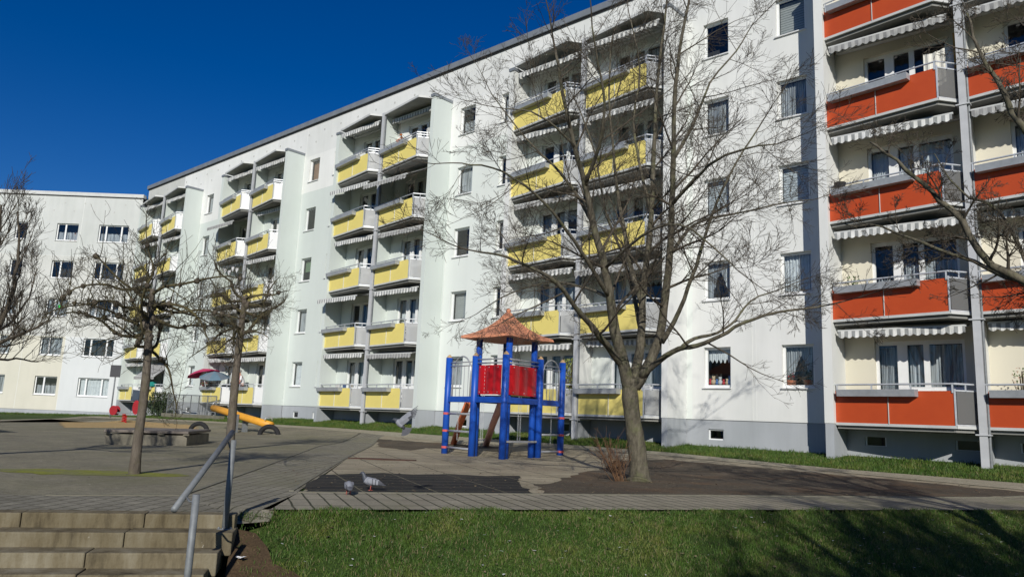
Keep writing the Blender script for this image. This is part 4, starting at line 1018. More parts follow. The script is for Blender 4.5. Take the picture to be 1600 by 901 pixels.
for x in (-1.2, .0): mb = MB(); mb.box(x-.05, x+.25, -.22, .22, -.03, .418); mb.build('leg', M_BROWN, b2, bevel=.01)

# ------------------------------------------------------------------ seesaw
e0 = Vector((-32.4, -5.9, .0)); e1 = Vector((-28.05, -5.6, -.60))
ss = empty('seesaw', (-31.0, -5.45, -.95), 0, 'yellow beam seesaw tilted down to the right between two half tyres', 'seesaw')
def spart(mb, name, m_, smooth=False):
    me = mb.mesh(name, m_, smooth); me.transform(Matrix.Translation((31.0, 5.45, .95))); return link(name, me, ss)
mb = MB(); mb.tube([e0, e0.lerp(e1, .33), e0.lerp(e1, .66), e1], .15, 14); spart(mb, 'beam', M_YBEAM, True)
mp = e0.lerp(e1, .5); mb = MB(); mb.box(mp.x-.14, mp.x+.14, mp.y-.28, mp.y-.16, -1.0, mp.z+.08); mb.box(mp.x-.14, mp.x+.14, mp.y+.16, mp.y+.28, -1.0, mp.z+.08); spart(mb, 'support', M_STEEL)
for e, t in ((e0, .1), (e1, .1)):
    q = e.lerp(mp, t); mb = MB(); pts = [q+Vector((0, .17*math.cos(a), .15+.17*math.sin(a))) for a in [math.pi*i/8 for i in range(9)]]; mb.tube(pts, .018, 6); spart(mb, 'handle', M_CHROME, True)
for i, (x, y) in enumerate(((-32.1, -6.6), (-27.9, -5.75))):
    t_ = empty('half_tyre', (x, y, tz(x, y)), 0, ('half tyre set in the ground behind the concrete seat block' if i == 0 else 'half tyre set in the ground under the low seesaw end'), 'tyre', 'half tyres by the seesaw')
    mb = MB(); dx = Vector((.74, .67, 0))
    mb.tube([dx*(.37*math.cos(a))+Vector((0, 0, .37*math.sin(a)-.05)) for a in [math.pi*(i_-1)/14 for i_ in range(17)]], .095, 10); mb.build('tread', M_TYRE, t_, True)

# ------------------------------------------------------------------ spring rider, sign, ramp fence
rd = empty('spring_rider', (-42.4, -5.65, tz(-42.4, -5.65)), R(0), 'red spring rider with round side boards on a coil spring in the sand', 'spring rider')
mb = MB(); pts = [Vector((.12*math.cos(a), .12*math.sin(a), .02+.42*i/40)) for i, a in enumerate([2*math.pi*5*j/40 for j in range(41)])]; mb.tube(pts, .022, 6); mb.build('spring', M_RED, rd, True)
for k, (dx_, h, r_) in enumerate(((-.55, .62, .25), (.62, .82, .3))):
    for sgn in (-1, 1):
        mb = MB(); c = Vector((dx_*.75, dx_*.67, h)); n_ = Vector((.67, -.75, 0)); ring = []
        for rr in (0, 1):
            for i in range(16): a = 2*math.pi*i/16; ring.append(c+Vector((.75, .67, 0))*r_*(.85 if k == 0 else .62)*math.cos(a)+Vector((0, 0, r_*math.sin(a)*(1 if k == 0 else 1.25)))+n_*(sgn*.16+.02*rr))
        mb.add(ring, [tuple(range(16))[::-1], tuple(range(16, 32))]+[(i, (i+1) % 16, 16+(i+1) % 16, 16+i) for i in range(16)]); mb.build('side_board', M('rider_red', lin(.33, .01, .02), lin(.24, .008, .012)), rd)
mb = MB(); mb.bar((-.4, -.35, .5), (.45, .4, .52), .3, .06); mb.build('seat', M_STEEL, rd, bevel=.01)
sg = empty('sign', (-50.8, -3.2, tz(-50.8, -3.2)), LA, 'square sign with dark back on a thin grey pole, before the corner of the blocks', 'sign')
mb = MB(); mb.tube([(0, 0, -.05), (0, 0, 1.5), (.0, 0, 3.2)], .045, 10); mb.build('pole', M_STEEL, sg, True)
mb = MB(); mb.box(-.33, .33, -.02-.05, -.048, 2.5, 3.25); mb.build('sign_board', M('sign_back', lin(.07, .07, .075)), sg, bevel=.01)
fe = empty('fence', (-43.6, -1.6, -.4), 0, 'grey metal railing fence on a concrete kerb beside the building ramp', 'fence')
def fpart(mb, name, m_): me = mb.mesh(name, m_); me.transform(Matrix.Translation((43.6, 1.6, .4))); return link(name, me, fe)
mb = MB(); mb.bar((-46.6, -1.6, .7), (-40.6, -1.6, .64), .05); mb.bar((-46.6, -1.6, -.2), (-40.6, -1.6, -.24), .04); fpart(mb, 'rail', M_STEEL)
for i in range(7): x = -46.6+i; mb = MB(); mb.bar((x, -1.6, -.5), (x, -1.6, .69-.01*i), .05); fpart(mb, 'post', M_STEEL)
for i in range(43):
    x = -46.46+i*.139; mb = MB(); mb.bar((x, -1.6, -.2), (x, -1.6, .66), .018); fpart(mb, 'bar', M_STEEL)
mb = MB(); mb.box(-46.9, -39.8, -1.78, -1.45, -.9, -.42); fpart(mb, 'kerb_stone', M_KERB)

# ------------------------------------------------------------------ pigeons
PC = [M('pigeon_body', lin(.27, .28, .31), lin(.19, .2, .23), 20, .7), M('pigeon_head', lin(.075, .08, .1), lin(.05, .06, .07), 20, .5), M('pigeon_tail', lin(.09, .095, .11), lin(.06, .06, .07), 20, .7), M('pigeon_foot', lin(.4, .1, .08))]
def loft(mb, st, sides=12):
    """stations (pos, forward, half width, half height) -> closed body"""
    b = len(mb.v); n = len(st)
    for p, f, a, h, mi in st:
        f = Vector(f).normalized(); s_ = f.cross(Vector((0, 0, 1)));
        s_ = s_.normalized() if s_.length > .01 else Vector((1, 0, 0)); u = s_.cross(f)
        for k in range(sides): t = 2*math.pi*k/sides; mb.v.append(tuple(Vector(p)+s_*a*math.cos(t)+u*h*math.sin(t)))
    for i in range(n-1):
        for k in range(sides): mb.f.append((b+i*sides+k, b+i*sides+(k+1) % sides, b+(i+1)*sides+(k+1) % sides, b+(i+1)*sides+k)); mb.mi.append(st[i][4])
    mb.f.append(tuple(b+k for k in range(sides))[::-1]); mb.mi.append(st[0][4]); mb.f.append(tuple(b+(n-1)*sides+k for k in range(sides))); mb.mi.append(st[-1][4])
def pigeon_stand(loc, rz, label, peck=False, sc=1.0):
    root = empty('pigeon', loc, rz, label, 'pigeon', 'pigeons in front of the playground'); root.scale = (sc,)*3
    mb = MB(); X = (1, 0, 0)
    if peck: nk = [((.085, 0, .115), (1, 0, -.3), .045, .045, 1), ((.12, 0, .085), (.8, 0, -1), .03, .032, 1), ((.145, 0, .05), (.7, 0, -1), .026, .028, 1), ((.16, 0, .03), (.7, 0, -1), .02, .022, 1), ((.172, 0, .012), (.6, 0, -1), .006, .008, 1), ((.18, 0, .0), (.6, 0, -1), .003, .003, 1)]
    else: nk = [((.085, 0, .145), (1, 0, .7), .045, .05, 1), ((.105, 0, .18), (.4, 0, 1), .03, .032, 1), ((.115, 0, .21), (.5, 0, 1), .026, .027, 1), ((.13, 0, .232), (1, 0, .4), .024, .026, 1), ((.148, 0, .232), (1, 0, -.1), .018, .019, 1), ((.16, 0, .228), (1, 0, -.3), .006, .007, 1), ((.178, 0, .222), (1, 0, -.3), .003, .003, 1)]
    st = [((-.2, 0, .075), X, .03, .006, 2), ((-.16, 0, .08), X, .032, .012, 2), ((-.11, 0, .092), (1, 0, .2), .035, .028, 0), ((-.06, 0, .105), (1, 0, .2), .05, .046, 0), ((0, 0, .115), (1, 0, .2), .06, .058, 0), ((.05, 0, .13), (1, 0, .4), .055, .055, 0)]+nk
    loft(mb, st); mb.build('body', PC, root, True)
    for sgn in (-1, 1):
        m2 = MB(); m2.cur = 0
        loft(m2, [((-.17, sgn*.022, .082), X, .006, .012, 2), ((-.12, sgn*.04, .1), X, .008, .026, 2), ((-.1, sgn*.046, .108), X, .009, .032, 0), ((-.075, sgn*.05, .114), X, .01, .038, 2), ((-.06, sgn*.052, .116), X, .01, .04, 0), ((-.03, sgn*.056, .122), X, .011, .043, 2), ((-.018, sgn*.058, .124), X, .011, .043, 0), ((.04, sgn*.052, .134), X, .011, .036, 0), ((.065, sgn*.045, .14), X, .004, .015, 0)])
        m2.build('wing', PC, root, True)
        m2 = MB(); m2.cur = 3; m2.tube([(.0, sgn*.025, .07), (.005, sgn*.025, .03), (.0, sgn*.025, .004)], .006, 6)
        for a in (-.5, 0, .5): m2.tube([(0, sgn*.025, .005), (.032*math.cos(a), sgn*.025+.03*math.sin(a), .003)], .004, 5)
        m2.tube([(0, sgn*.025, .005), (-.018, sgn*.025, .003)], .004, 5)
        m2.build('leg', PC, root, True)
    return root
pz = lambda x, y: tz(x, y)+.009
pigeon_stand((-8.33, -15.83, pz(-8.33, -15.83)), R(222), 'pale grey pigeon standing on the black rubber mats, the larger of two', sc=.95)
pigeon_stand((-7.98, -16.45, pz(-7.98, -16.45)+.01), R(150), 'darker pigeon pecking with lowered head by the playground kerb', True, .88)
# flying pigeon: body steep, wings raised, tail fanned
fp = at(627, 662, 9.3); fr_ = empty('pigeon', tuple(fp), 0, 'pigeon in flight with raised wings and fanned tail', 'pigeon', 'pigeons in front of the playground')
sr = Vector((ri.x, ri.y, 0)).normalized(); aw_ = Vector((-sr.y, sr.x, 0)); zz = Vector((0, 0, 1))
def F3(a, b, c): return sr*a+aw_*b+zz*c
mb = MB()
loft(mb, [(F3(.05, 0, -.06), F3(-1, 0, .6), .03, .012, 2), (F3(.02, 0, -.03), F3(-1, 0, .8), .045, .035, 0), (F3(-.03, 0, .01), F3(-1, 0, .7), .05, .045, 0), (F3(-.065, 0, .04), F3(-1, 0, .6), .038, .036, 1), (F3(-.09, 0, .055), F3(-1, 0, .2), .024, .024, 1), (F3(-.11, 0, .06), F3(-1, 0, 0), .02, .021, 1), (F3(-.125, 0, .06), F3(-1, 0, 0), .007, .007, 1), (F3(-.14, 0, .056), F3(-1, 0, 0), .003, .003, 1)])
mb.build('body', PC, fr_, True)
for s_, a0 in ((-1, 27), (1, 38)):
    m2 = MB(); rt_ = F3(-.045, s_*.03, .035); ca, sa = math.cos(R(a0)), math.sin(R(a0))
    def wp(l, c_, h=0): return rt_+F3(ca*l-sa*c_*-1*0 + sa*c_, s_*(.10*l/.3+h), sa*l-ca*c_)
    fr = [(0, -.015, .085), (.08, -.03, .075), (.16, -.035, .055), (.22, -.03, .04)]
    lo = []
    for l, c0, c1 in fr: lo.append((wp(l, c0), wp(l, (c0+c1)/2, .012), wp(l, c1)))
    for k, (a, b) in enumerate(zip(lo[:-1], lo[1:])):
        m2.cur = 0; m2.add([a[0], b[0], b[1], a[1]], [(0, 1, 2, 3)]); m2.cur = 2 if k == 2 else 0; m2.add([a[1], b[1], b[2], a[2]], [(0, 1, 2, 3)])
    m2.cur = 2
    for k in range(5):                       # primaries, spread a little
        c0 = -.03+.014*k; m2.add([wp(.21, c0), wp(.21, c0+.014), wp(.335-.022*k, c0+.006+.008*k), wp(.34-.022*k, c0-.002+.007*k)], [(0, 1, 2, 3)])
    m2.build('wing', PC, fr_)
m2 = MB(); m2.cur = 2; N = 11; c = F3(.03, 0, -.04); 
top = []; 
for i in range(N+1):
    a = R(-100+ 95*i/N); top.append(c+F3(math.cos(a)*.125, .0+.01*math.sin(i*3.14), math.sin(a)*.125))
m2.add([c-aw_*.004]+[p-aw_*.002 for p in top]+[c+aw_*.004]+[p+aw_*.002 for p in top], [(0, i+1, i+2) for i in range(N)]+[(N+2, N+4+i, N+3+i) for i in range(N)]+[(i+1, N+3+i, N+4+i, i+2) for i in range(N)])
m2.build('tail', PC, fr_); fr_.scale = (.85, .85, .85)

# ------------------------------------------------------------------ people on balconies
SK = M('skin', lin(.5, .27, .19), lin(.45, .24, .17), 8, .6); HB = M('hair_dark', lin(.05, .035, .025)); HG = M('hair_grey', lin(.3, .28, .26))
def person(loc, rz, label, shirt, trousers, hair, lean=0, arm=(.25, -.25, .35)):
    root = empty('person', loc, rz, label, 'person')
    def skinned(name, V, Eg, rad, mats, head=False):
        me = bpy.data.meshes.new(name); me.from_pydata([tuple(v) for v in V], Eg, []); me.materials.append(mats)
        o = link(name, me, root); o.modifiers.new('skin', 'SKIN').use_smooth_shade = True
        sv = me.skin_vertices[0].data
        for i, r_ in enumerate(rad): sv[i].radius = r_ if isinstance(r_, tuple) else (r_, r_)
        sv[0].use_root = True
        o.modifiers.new('sub', 'SUBSURF').levels = 2; o.modifiers['sub'].render_levels = 2; return o
    # x: facing direction, y: left
    V = [(0, 0, .95), (0, 0, 1.15), (.01+lean*.1, 0, 1.38), (.02+lean*.2, 0, 1.48), (.03+lean*.25, 0, 1.56), (.04+lean*.3, 0, 1.66), (.04+lean*.3, 0, 1.74)]
    E_ = [(0, 1), (1, 2), (2, 3), (3, 4), (4, 5), (5, 6)]; rad = [.13, .115, .12, .055, .065, .085, .06]
    for sy in (-1, 1):
        b = len(V); V += [(.02+lean*.1, sy*.17, 1.40), (.05+lean*.1, sy*.24, 1.14), (arm[0], sy*(.2), 1.03+arm[2]*.2), (arm[0]+.08, sy*.17, 1.05+arm[2]*.2), (arm[0]+.15, sy*.17, 1.05+arm[2]*.2)]
        E_ += [(2, b), (b, b+1), (b+1, b+2), (b+2, b+3), (b+3, b+4)]; rad += [.058, .045, .034, .035, .02]
        b = len(V); V += [(0, sy*.09, .86), (.02, sy*.1, .48), (-.01, sy*.1, .08), (.12, sy*.11, .04)]; E_ += [(0, b), (b, b+1), (b+1, b+2), (b+2, b+3)]; rad += [.085, .06, .042, .04]
    skinned('body', V, E_, rad, SK)
    mb = MB(); sphere_pts(mb, (.03+lean*.3, 0, 1.715), .105, 12, 8, (1, .9, .9)); 
    mb.v = [(x-.012, y, z) for x, y, z in mb.v]; mb.build('hair', hair, root, True)
    m2 = MB(); sphere_pts(m2, (.13+lean*.3, 0, 1.65), .017, 6, 5, (1, .8, 1.4)); 
    m2.build('nose', SK, root, True)
    V2 = [(0, 0, .93), (0, 0, 1.15), (.01+lean*.1, 0, 1.38), (.015+lean*.15, 0, 1.45)]; E2 = [(0, 1), (1, 2), (2, 3)]; r2 = [.155, .14, .145, .075]
    for sy in (-1, 1): b = len(V2); V2 += [(.02+lean*.1, sy*.17, 1.40), (.045+lean*.1, sy*.23, 1.18)]; E2 += [(2, b), (b, b+1)]; r2 += [.075, .065]
    skinned('shirt', V2, E2, r2, shirt)
    V3 = [(0, 0, .95), (0, 0, .88)]; E3 = [(0, 1)]; r3 = [.15, .14]
    for sy in (-1, 1): b = len(V3); V3 += [(0, sy*.09, .8), (.02, sy*.1, .48), (-.01, sy*.1, .12)]; E3 += [(1, b), (b, b+1), (b+1, b+2)]; r3 += [.1, .078, .065]
    skinned('trousers', V3, E3, r3, trousers); return root
fz = .34
person((-40.0, -.7, fz), R(-75), 'person in a red top leaning over a yellow ground floor balcony rail', M('shirt_red', lin(.5, .06, .07)), M('trousers_dark', lin(.03, .03, .04)), HB, .5, (.3, 0, .3))
person((-39.35, -.85, fz), R(-120), 'person in a white shirt on the yellow ground floor balcony beside the red one', M('shirt_white', lin(.75, .75, .75)), M('trousers_dark', lin(.03, .03, .04)), HG, .6, (.32, 0, .3))

# ------------------------------------------------------------------ small things on the balconies
def parasol(loc, r_, h, cols_, label, tilt=(0, 0)):
    root = empty('parasol', loc, 0, label, 'parasol', 'parasols on the balcony'); root.rotation_euler = (tilt[0], tilt[1], 0)
    mb = MB(); mb.tube([(0, 0, 0), (0, 0, h)], .02, 8); mb.build('pole', M_RAIL, root)
    mb = MB(); v = [(0, 0, h+.02)]; n = 8
    for f, dz in ((.55, -.12), (1, -.33)):
        for k in range(n): a = 2*math.pi*k/n; v.append((r_*f*math.cos(a), r_*f*math.sin(a), h+dz))
    for k in range(n):
        mb.cur = k % len(cols_); mb.add([v[0], v[1+k], v[1+(k+1) % n]], [(0, 1, 2)]); mb.add([v[1+k], v[1+n+k], v[1+n+(k+1) % n], v[1+(k+1) % n]], [(0, 1, 2, 3)])
    mb.build('canopy', cols_, root)
MPK = M('parasol_pink', lin(.5, .03, .12)); MGB = M('parasol_grey', lin(.16, .2, .24)); MWH = M('cloth_white', lin(.75, .75, .75))
parasol((-43.1, -.85, .34), .95, 1.95, [MPK], 'pink parasol on a yellow ground floor balcony', (R(8), R(-14)))
parasol((-42.1, -1.0, .34), .85, 1.75, [MGB, M('parasol_blue', lin(.12, .2, .26))], 'grey blue parasol overlapping the pink one', (R(10), R(12)))
def plant(loc, h, rad, n, label, leafc, flower=None, name='potted_plant', cat='plant', potc=None, seed=1, pot=True, leaf=.05, group=None):
    r = random.Random(seed); root = empty(name, loc, 0, label, cat, group)
    if pot: mb = MB(); mb.tube([(0, 0, 0), (0, 0, .2), (0, 0, .22)], [.1, .14, .145], 12); mb.build('pot', potc or M('pot_terracotta', lin(.35, .13, .07)), root)
    z0 = .2 if pot else 0; mb = MB(); st = MB()
    for i in range(max(5, n//14)):
        a = r.uniform(0, 6.28); q = r.uniform(.2, 1)*rad; st.tube([(0, 0, z0), (q*.4*math.cos(a), q*.4*math.sin(a), z0+h*.4), (q*math.cos(a), q*math.sin(a), z0+h*r.uniform(.6, 1))], .008, 4)
    st.build('stem', M('stem', lin(.08, .06, .03)), root)
    for i in range(n):
        a = r.uniform(0, 6.28); zz_ = r.uniform(.1, 1); q = rad*math.sqrt(r.random())*(1-.5*abs(zz_-.5)); c = Vector((q*math.cos(a), q*math.sin(a), z0+h*zz_))
        u = Vector((r.gauss(0, 1), r.gauss(0, 1), r.gauss(0, 1))).normalized()*leaf; v_ = u.orthogonal().normalized()*leaf*.5
        mb.cur = 1 if (flower and r.random() < .4) else 0; mb.add([c-u, c+v_, c+u, c-v_], [(0, 1, 2, 3)])
    mb.build('leaves', [leafc]+([flower] if flower else []), root); return root
ML = M('leaf_green', lin(.08, .14, .03), lin(.05, .09, .02), 20); MLY = M('leaf_yellow_green', lin(.22, .25, .06), lin(.14, .17, .04), 20); MLD = M('leaf_dark', lin(.035, .055, .02), lin(.02, .035, .012), 20)
plant((-16.75, -.75, .34), 1.7, .32, 420, 'tall bushy yellow green plant on a yellow ground floor balcony behind the climbing frame', MLY, seed=4, leaf=.045)
plant((-3.2, -.72, .34), 1.2, .25, 130, 'small leafy plant on the orange red ground floor balcony by the picture edge', ML, M('bloom_pale', lin(.55, .4, .3)), seed=6, leaf=.035)
for i, (x, lab) in enumerate(((-43.5, 'left one of the two pink flowering plants on the parasol balcony rail'), (-42.6, 'right one of the two pink flowering plants on the parasol balcony rail'))):
    plant((x, -.98, 1.2), .25, .28, 120, lab, ML, M('bloom_pink', lin(.6, .16, .2)), pot=False, name='flowering_plant', seed=20+i, leaf=.04, group='pink flowers on the balcony rail')
for i, (x, lab) in enumerate(((-50.9, 'left one of the two teal planter boxes on the railing'), (-50.0, 'right one of the two teal planter boxes on the railing'))):
    mb = MB(); mb.box(-.28, .28, -.1, .1, 0, .05); mb.box(-.3, .3, -.12, -.1, 0, .28); mb.box(-.3, .3, .1, .12, 0, .28); mb.box(-.3, -.28, -.1, .1, 0, .28); mb.box(.28, .3, -.1, .1, 0, .28); mb.cur = 1; mb.box(-.279, .279, -.099, .099, .05, .24)
    o = mb.build('planter_box', [M('teal_plastic', lin(.02, .3, .26)), MC['potting_soil']], None, loc=(x, -1.12 if i == 0 else -1.2, 1.2)); tag(o, lab, 'planter', 'teal planter boxes')
# dark pot on the orange balcony rail
mb = MB(); mb.tube([(0, 0, 0), (0, 0, .16), (0, 0, .17)], [.12, .16, .165], 14); o = mb.build('flower_pot', M('pot_black', lin(.03, .03, .035)), None, loc=(-7.15, -.98, .2+5.6+.985)); tag(o, 'black round pot on an orange red balcony trough, third floor left end', 'flower pot')
# white privacy cloth with a wooden pole on an orange balcony
mb = MB(); v = []
for i in range(21): x = i/20; v += [(.75*x, .02*math.sin(i*1.3), 0), (.75*x, .02*math.sin(i*1.3+.4), 1.25-.03*math.sin(i*.3))]
mb.add(v, [(2*i, 2*i+2, 2*i+3, 2*i+1) for i in range(20)]); o = mb.build('privacy_cloth', M('cloth_cream', lin(.74, .72, .64)), None, loc=(-4.98, -.55, .34+8.4+.35)); tag(o, 'cream privacy cloth hung up in an orange red balcony', 'cloth')
mb = MB(); mb.bar((0, 0, 0), (0, 0, 1.95), .05); o = mb.build('wooden_pole', M('ochre_wood', lin(.5, .25, .05)), None, loc=(-4.2, -.62, .34+8.4)); tag(o, 'ochre wooden pole standing beside the cream privacy cloth', 'pole')
# furniture on the ground floor
def chair(loc, rz, label):
    root = empty('garden_chair', loc, rz, label, 'chair', 'garden chairs on the ground floor balconies'); mw = M('white_plastic', lin(.75, .76, .76))
    mb = MB(); mb.box(-.25, .25, -.24, .24, .42, .45); mb.build('seat', mw, root)
    mb = MB()
    for i in range(5): mb.box(-.24+i*.1, -.24+i*.1+.06, .24, .265, .45, .95)
    mb.box(-.26, .26, .237, .268, .92, 1.0); mb.build('backrest', mw, root)
    for x in (-.22, .22):
        for y in (-.2, .2): mb = MB(); mb.bar((x, y, 0), (x, y, .42), .035); mb.build('leg', mw, root)
        mb = MB(); mb.bar((x*1.15, -.22, .66), (x*1.15, .25, .68), .05, .03); mb.bar((x*1.15, -.2, .44), (x*1.15, -.2, .65), .035); mb.build('armrest', mw, root)
chair((-26.6, -.55, .34), R(10), 'white plastic garden chair on the ground floor balcony left of the climbing frame')
chair((-14.0, -.5, .34), R(-20), 'white plastic garden chair on the ground floor balcony behind the big tree')

# things on the upper balconies
def xb(L, c): return L+3.53*c
FL = lambda k: .34+2.8*k
def hearts():
    root = empty('heart_garland', (xb(-43.85, 0)+1.0, -.75, FL(2)+2.0), 0, 'white heart garland hanging in a middle floor balcony of the second stack from the left', 'garland')
    mb = MB(); mb.tube([(0, 0, .35), (.9, -.1, .3), (1.8, -.15, .35)], .006, 4); mb.build('string', MWH, root)
    for i, (x, z) in enumerate(((.2, .1), (.7, -.05), (1.1, .12), (1.6, 0))):
        mb = MB(); pts = [];
        for k in range(14): t = 2*math.pi*k/14; pts.append((x+.011*16*math.sin(t)**3, -.1, z+.011*(13*math.cos(t)-5*math.cos(2*t)-2*math.cos(3*t)-math.cos(4*t))))
        mb.add(pts+[(p[0], -.12, p[2]) for p in pts], [tuple(range(14)), tuple(range(14, 28))[::-1]]+[(k, (k+1) % 14, 14+(k+1) % 14, 14+k) for k in range(14)]); mb.build('heart', MWH, root)
hearts()
root = empty('wind_chime', (xb(-31.85, 1)+1.0, -.7, FL(4)+1.4), 0, 'orange wind chime hanging in a top yellow balcony of the third stack', 'wind chime'); mb = MB(); mb.tube([(0, 0, .7), (0, 0, .1)], .008, 4); mb.build('string', M_BROWN, root)
for i in range(5): mb = MB(); a = i*1.26; sphere_pts(mb, (.1*math.cos(a), .1*math.sin(a), .1-.09*i), .06, 6, 5); mb.build('pendant', M('chime_orange', lin(.6, .16, .03)), root)
plant((xb(-31.85, 0)+2.5, -.6, FL(2)), .8, .3, 110, 'green potted plant in the middle floor balcony, left column of the third stack', ML, None, seed=31)
plant((xb(-19.85, 1)+2.3, -.7, FL(2)), .9, .3, 130, 'leafy potted plant in a middle floor balcony behind the crown of the large tree', MLD, None, seed=33)
plant((xb(OL, 0)+.5, -.55, FL(1)), 1.0, .22, 110, 'potted plant at the left end of the second lowest orange red balcony', ML, None, seed=35)
plant((xb(-31.85, 1)+2.2, -.7, FL(1)), .85, .25, 100, 'potted plant in the second lowest balcony, right column of the third stack', MLD, None, seed=37)
plant((xb(-43.85, 1)+2.0, -.8, FL(3)), .9, .25, 100, 'potted plant in the fourth floor balcony of the second stack', ML, None, seed=39)
def rack(loc, label):
    root = empty('clothes_rack', loc, R(8), label, 'clothes rack'); mb = MB()
    for x in (-.5, .5): mb.bar((x, -.25, 0), (x, .2, 1.0), .02); mb.bar((x, .25, 0), (x, -.2, 1.0), .02)
    for i in range(6): mb.bar((-.5, -.2+.08*i, 1.0), (.5, -.2+.08*i, 1.0), .01)
    mb.build('frame', M_RAIL, root)
    for i, c in enumerate((lin(.6, .6, .58), lin(.1, .16, .3), lin(.45, .42, .35))):
        mb = MB(); v = []
        for k in range(9): x = -.42+.3*i+.028*k; v += [(x, -.2+.15*i+.01*math.sin(k), .42+.02*math.sin(k)), (x, -.2+.15*i, 1.0)]
        mb.add(v, [(2*k, 2*k+2, 2*k+3, 2*k+1) for k in range(8)]); mb.build('towel', M('towel_%d' % i, c), root)
rack((xb(-31.85, 0)+1.5, -.5, FL(0)), 'clothes rack with towels on the ground floor balcony, left column of the third stack')
# red flowers and figures standing in the ground floor windows
r_ = random.Random(8)
for (xr, lab1, cnt, cols_) in ((-10.97, 'window sill with little toys', 7, [lin(.5, .05, .06), lin(.6, .45, .3), lin(.1, .2, .45), lin(.6, .6, .6)]),):
    for i in range(cnt):
        x = xr-.82+i*.115; c = cols_[i % len(cols_)]; mb = MB(); h = r_.uniform(.07, .12)
        sphere_pts(mb, (0, 0, h*.8), h*.75, 8, 6, (1, .8, 1.1)); sphere_pts(mb, (0, 0, h*1.9), h*.5, 8, 6); sphere_pts(mb, (-h*.35, 0, h*2.3), h*.18, 6, 4); sphere_pts(mb, (h*.35, 0, h*2.3), h*.18, 6, 4)
        o = mb.build('toy_figure', M('plush_%d' % (i % len(cols_)), c), None, True, (x, .235, Zs+.10)); tag(o, ['red', 'tan', 'blue', 'white'][i % 4]+' toy figure, '+['first', 'second', 'third', 'fourth', 'fifth', 'sixth', 'seventh'][i]+' from the left in the white block ground floor window', 'toy', 'toys lined up in the window')
plant((-9.15, .25, Zs+.02), .22, .1, 60, 'red flowering pot plant in the ground floor window beside the orange block', MLD, M('bloom_red', lin(.6, .03, .03)), name='flowering_plant', seed=9, leaf=.03)
o = plant((-8.65, .25, Zs+.02), .3, .12, 60, 'dark leafy plant in the right half of the window beside the orange block', MLD, None, name='house_plant', seed=12, leaf=.05)
# green star light in the left block window
mb = MB()
Ls = left.matrix_basis if False else None
c_, s_ = math.cos(LA), math.sin(LA)
def LW(x, y, z): return Vector((-57.32+c_*x-s_*y, -.38+s_*x+c_*y, z))
n = 10; v = []
for i in range(n): rr = .2 if i % 2 == 0 else .09; a = 2*math.pi*i/n; v.append((rr*math.cos(a), -.01, rr*math.sin(a)))
v2 = [(x, .01, z) for x, y, z in v]; mb.add(v+v2, [tuple(range(n)), tuple(range(n, 2*n))[::-1]]+[(i, n+i, n+(i+1) % n, (i+1) % n) for i in range(n)])
gm = NT('green_light'); gm.base(lin(.02, .5, .08)); gm.p.inputs['Emission Color'].default_value = (.02, 1, .12, 1); gm.p.inputs['Emission Strength'].default_value = .5
o = mb.build('window_star', gm.m, None, loc=tuple(LW(-5.1, .09, lz0+5.6+.75))); o.rotation_euler = (0, 0, LA); tag(o, 'bright green star decoration in a window of the left block', 'star')
# person leaning in an upper window of the left block
person(tuple(LW(-4.85, .45, lz0+11.2-1.05)), LA-R(90), 'person in dark clothes at a top floor window of the left block', M('shirt_dark', lin(.05, .03, .07)), M('trousers_dark', lin(.03, .03, .04)), HB, .3, (.3, 0, .2))

# ------------------------------------------------------------------ shrubs
def twigbush(name, loc, n, h, sp, col_, label, lean=(0, 0), rmin=.004, seed=1, leafm=None):
    T = Tree(seed); r = T.r; P = dict(seg=[6, 4], wob=.12, up=[.06, .06], kids=[5], **{'from': [.3]}, ang=(20, 45), ratio=[(.3, .6)], rmin=rmin)
    root = empty(name, loc, 0, label, 'shrub')
    for i in range(n):
        a = r.uniform(0, 6.28); q = r.random()*sp*.3
        T.twig(Vector((q*math.cos(a), q*math.sin(a), -.02)), Vector((math.cos(a)*r.uniform(0, sp)+lean[0], math.sin(a)*r.uniform(0, sp)+lean[1], 1)), h*r.uniform(.4, 1), rmin*2, 0, P)
    T.cr.build('branches', [col_, col_], root, True)
    if leafm:
        mb = MB()
        for i in range(900):
            a = r.uniform(0, 6.28); zz_ = r.uniform(.05, 1); q = sp*h*.8*math.sqrt(r.random())*(1.1-.5*zz_); c = Vector((q*math.cos(a), q*math.sin(a), h*zz_)); u = Vector((r.gauss(0, 1), r.gauss(0, 1), r.gauss(.6, 1))).normalized()*.09; v_ = u.orthogonal().normalized()*.03; mb.add([c-u, c+v_, c+u, c-v_], [(0, 1, 2, 3)])
        mb.build('leaves', leafm, root)
    return root
M_SUCK = M('reddish_shoots', lin(.19, .1, .05), lin(.11, .065, .035), 9, .8)
q = Vector((-7.95, -10.55)); twigbush('sucker_shrub', (q.x, q.y, tz(*q)), 34, .9, .4, M_SUCK, 'reddish leafless shoots at the foot of the large bare tree', (-.28, -.18), .003, 3)
twigbush('evergreen_shrub', (-48.3, -1.3, tz(-48.3, -1.3)), 26, 1.5, .8, MLD, 'dark spiky shrub against the wall beside the railing fence', (0, 0), .006, 5, MLD)

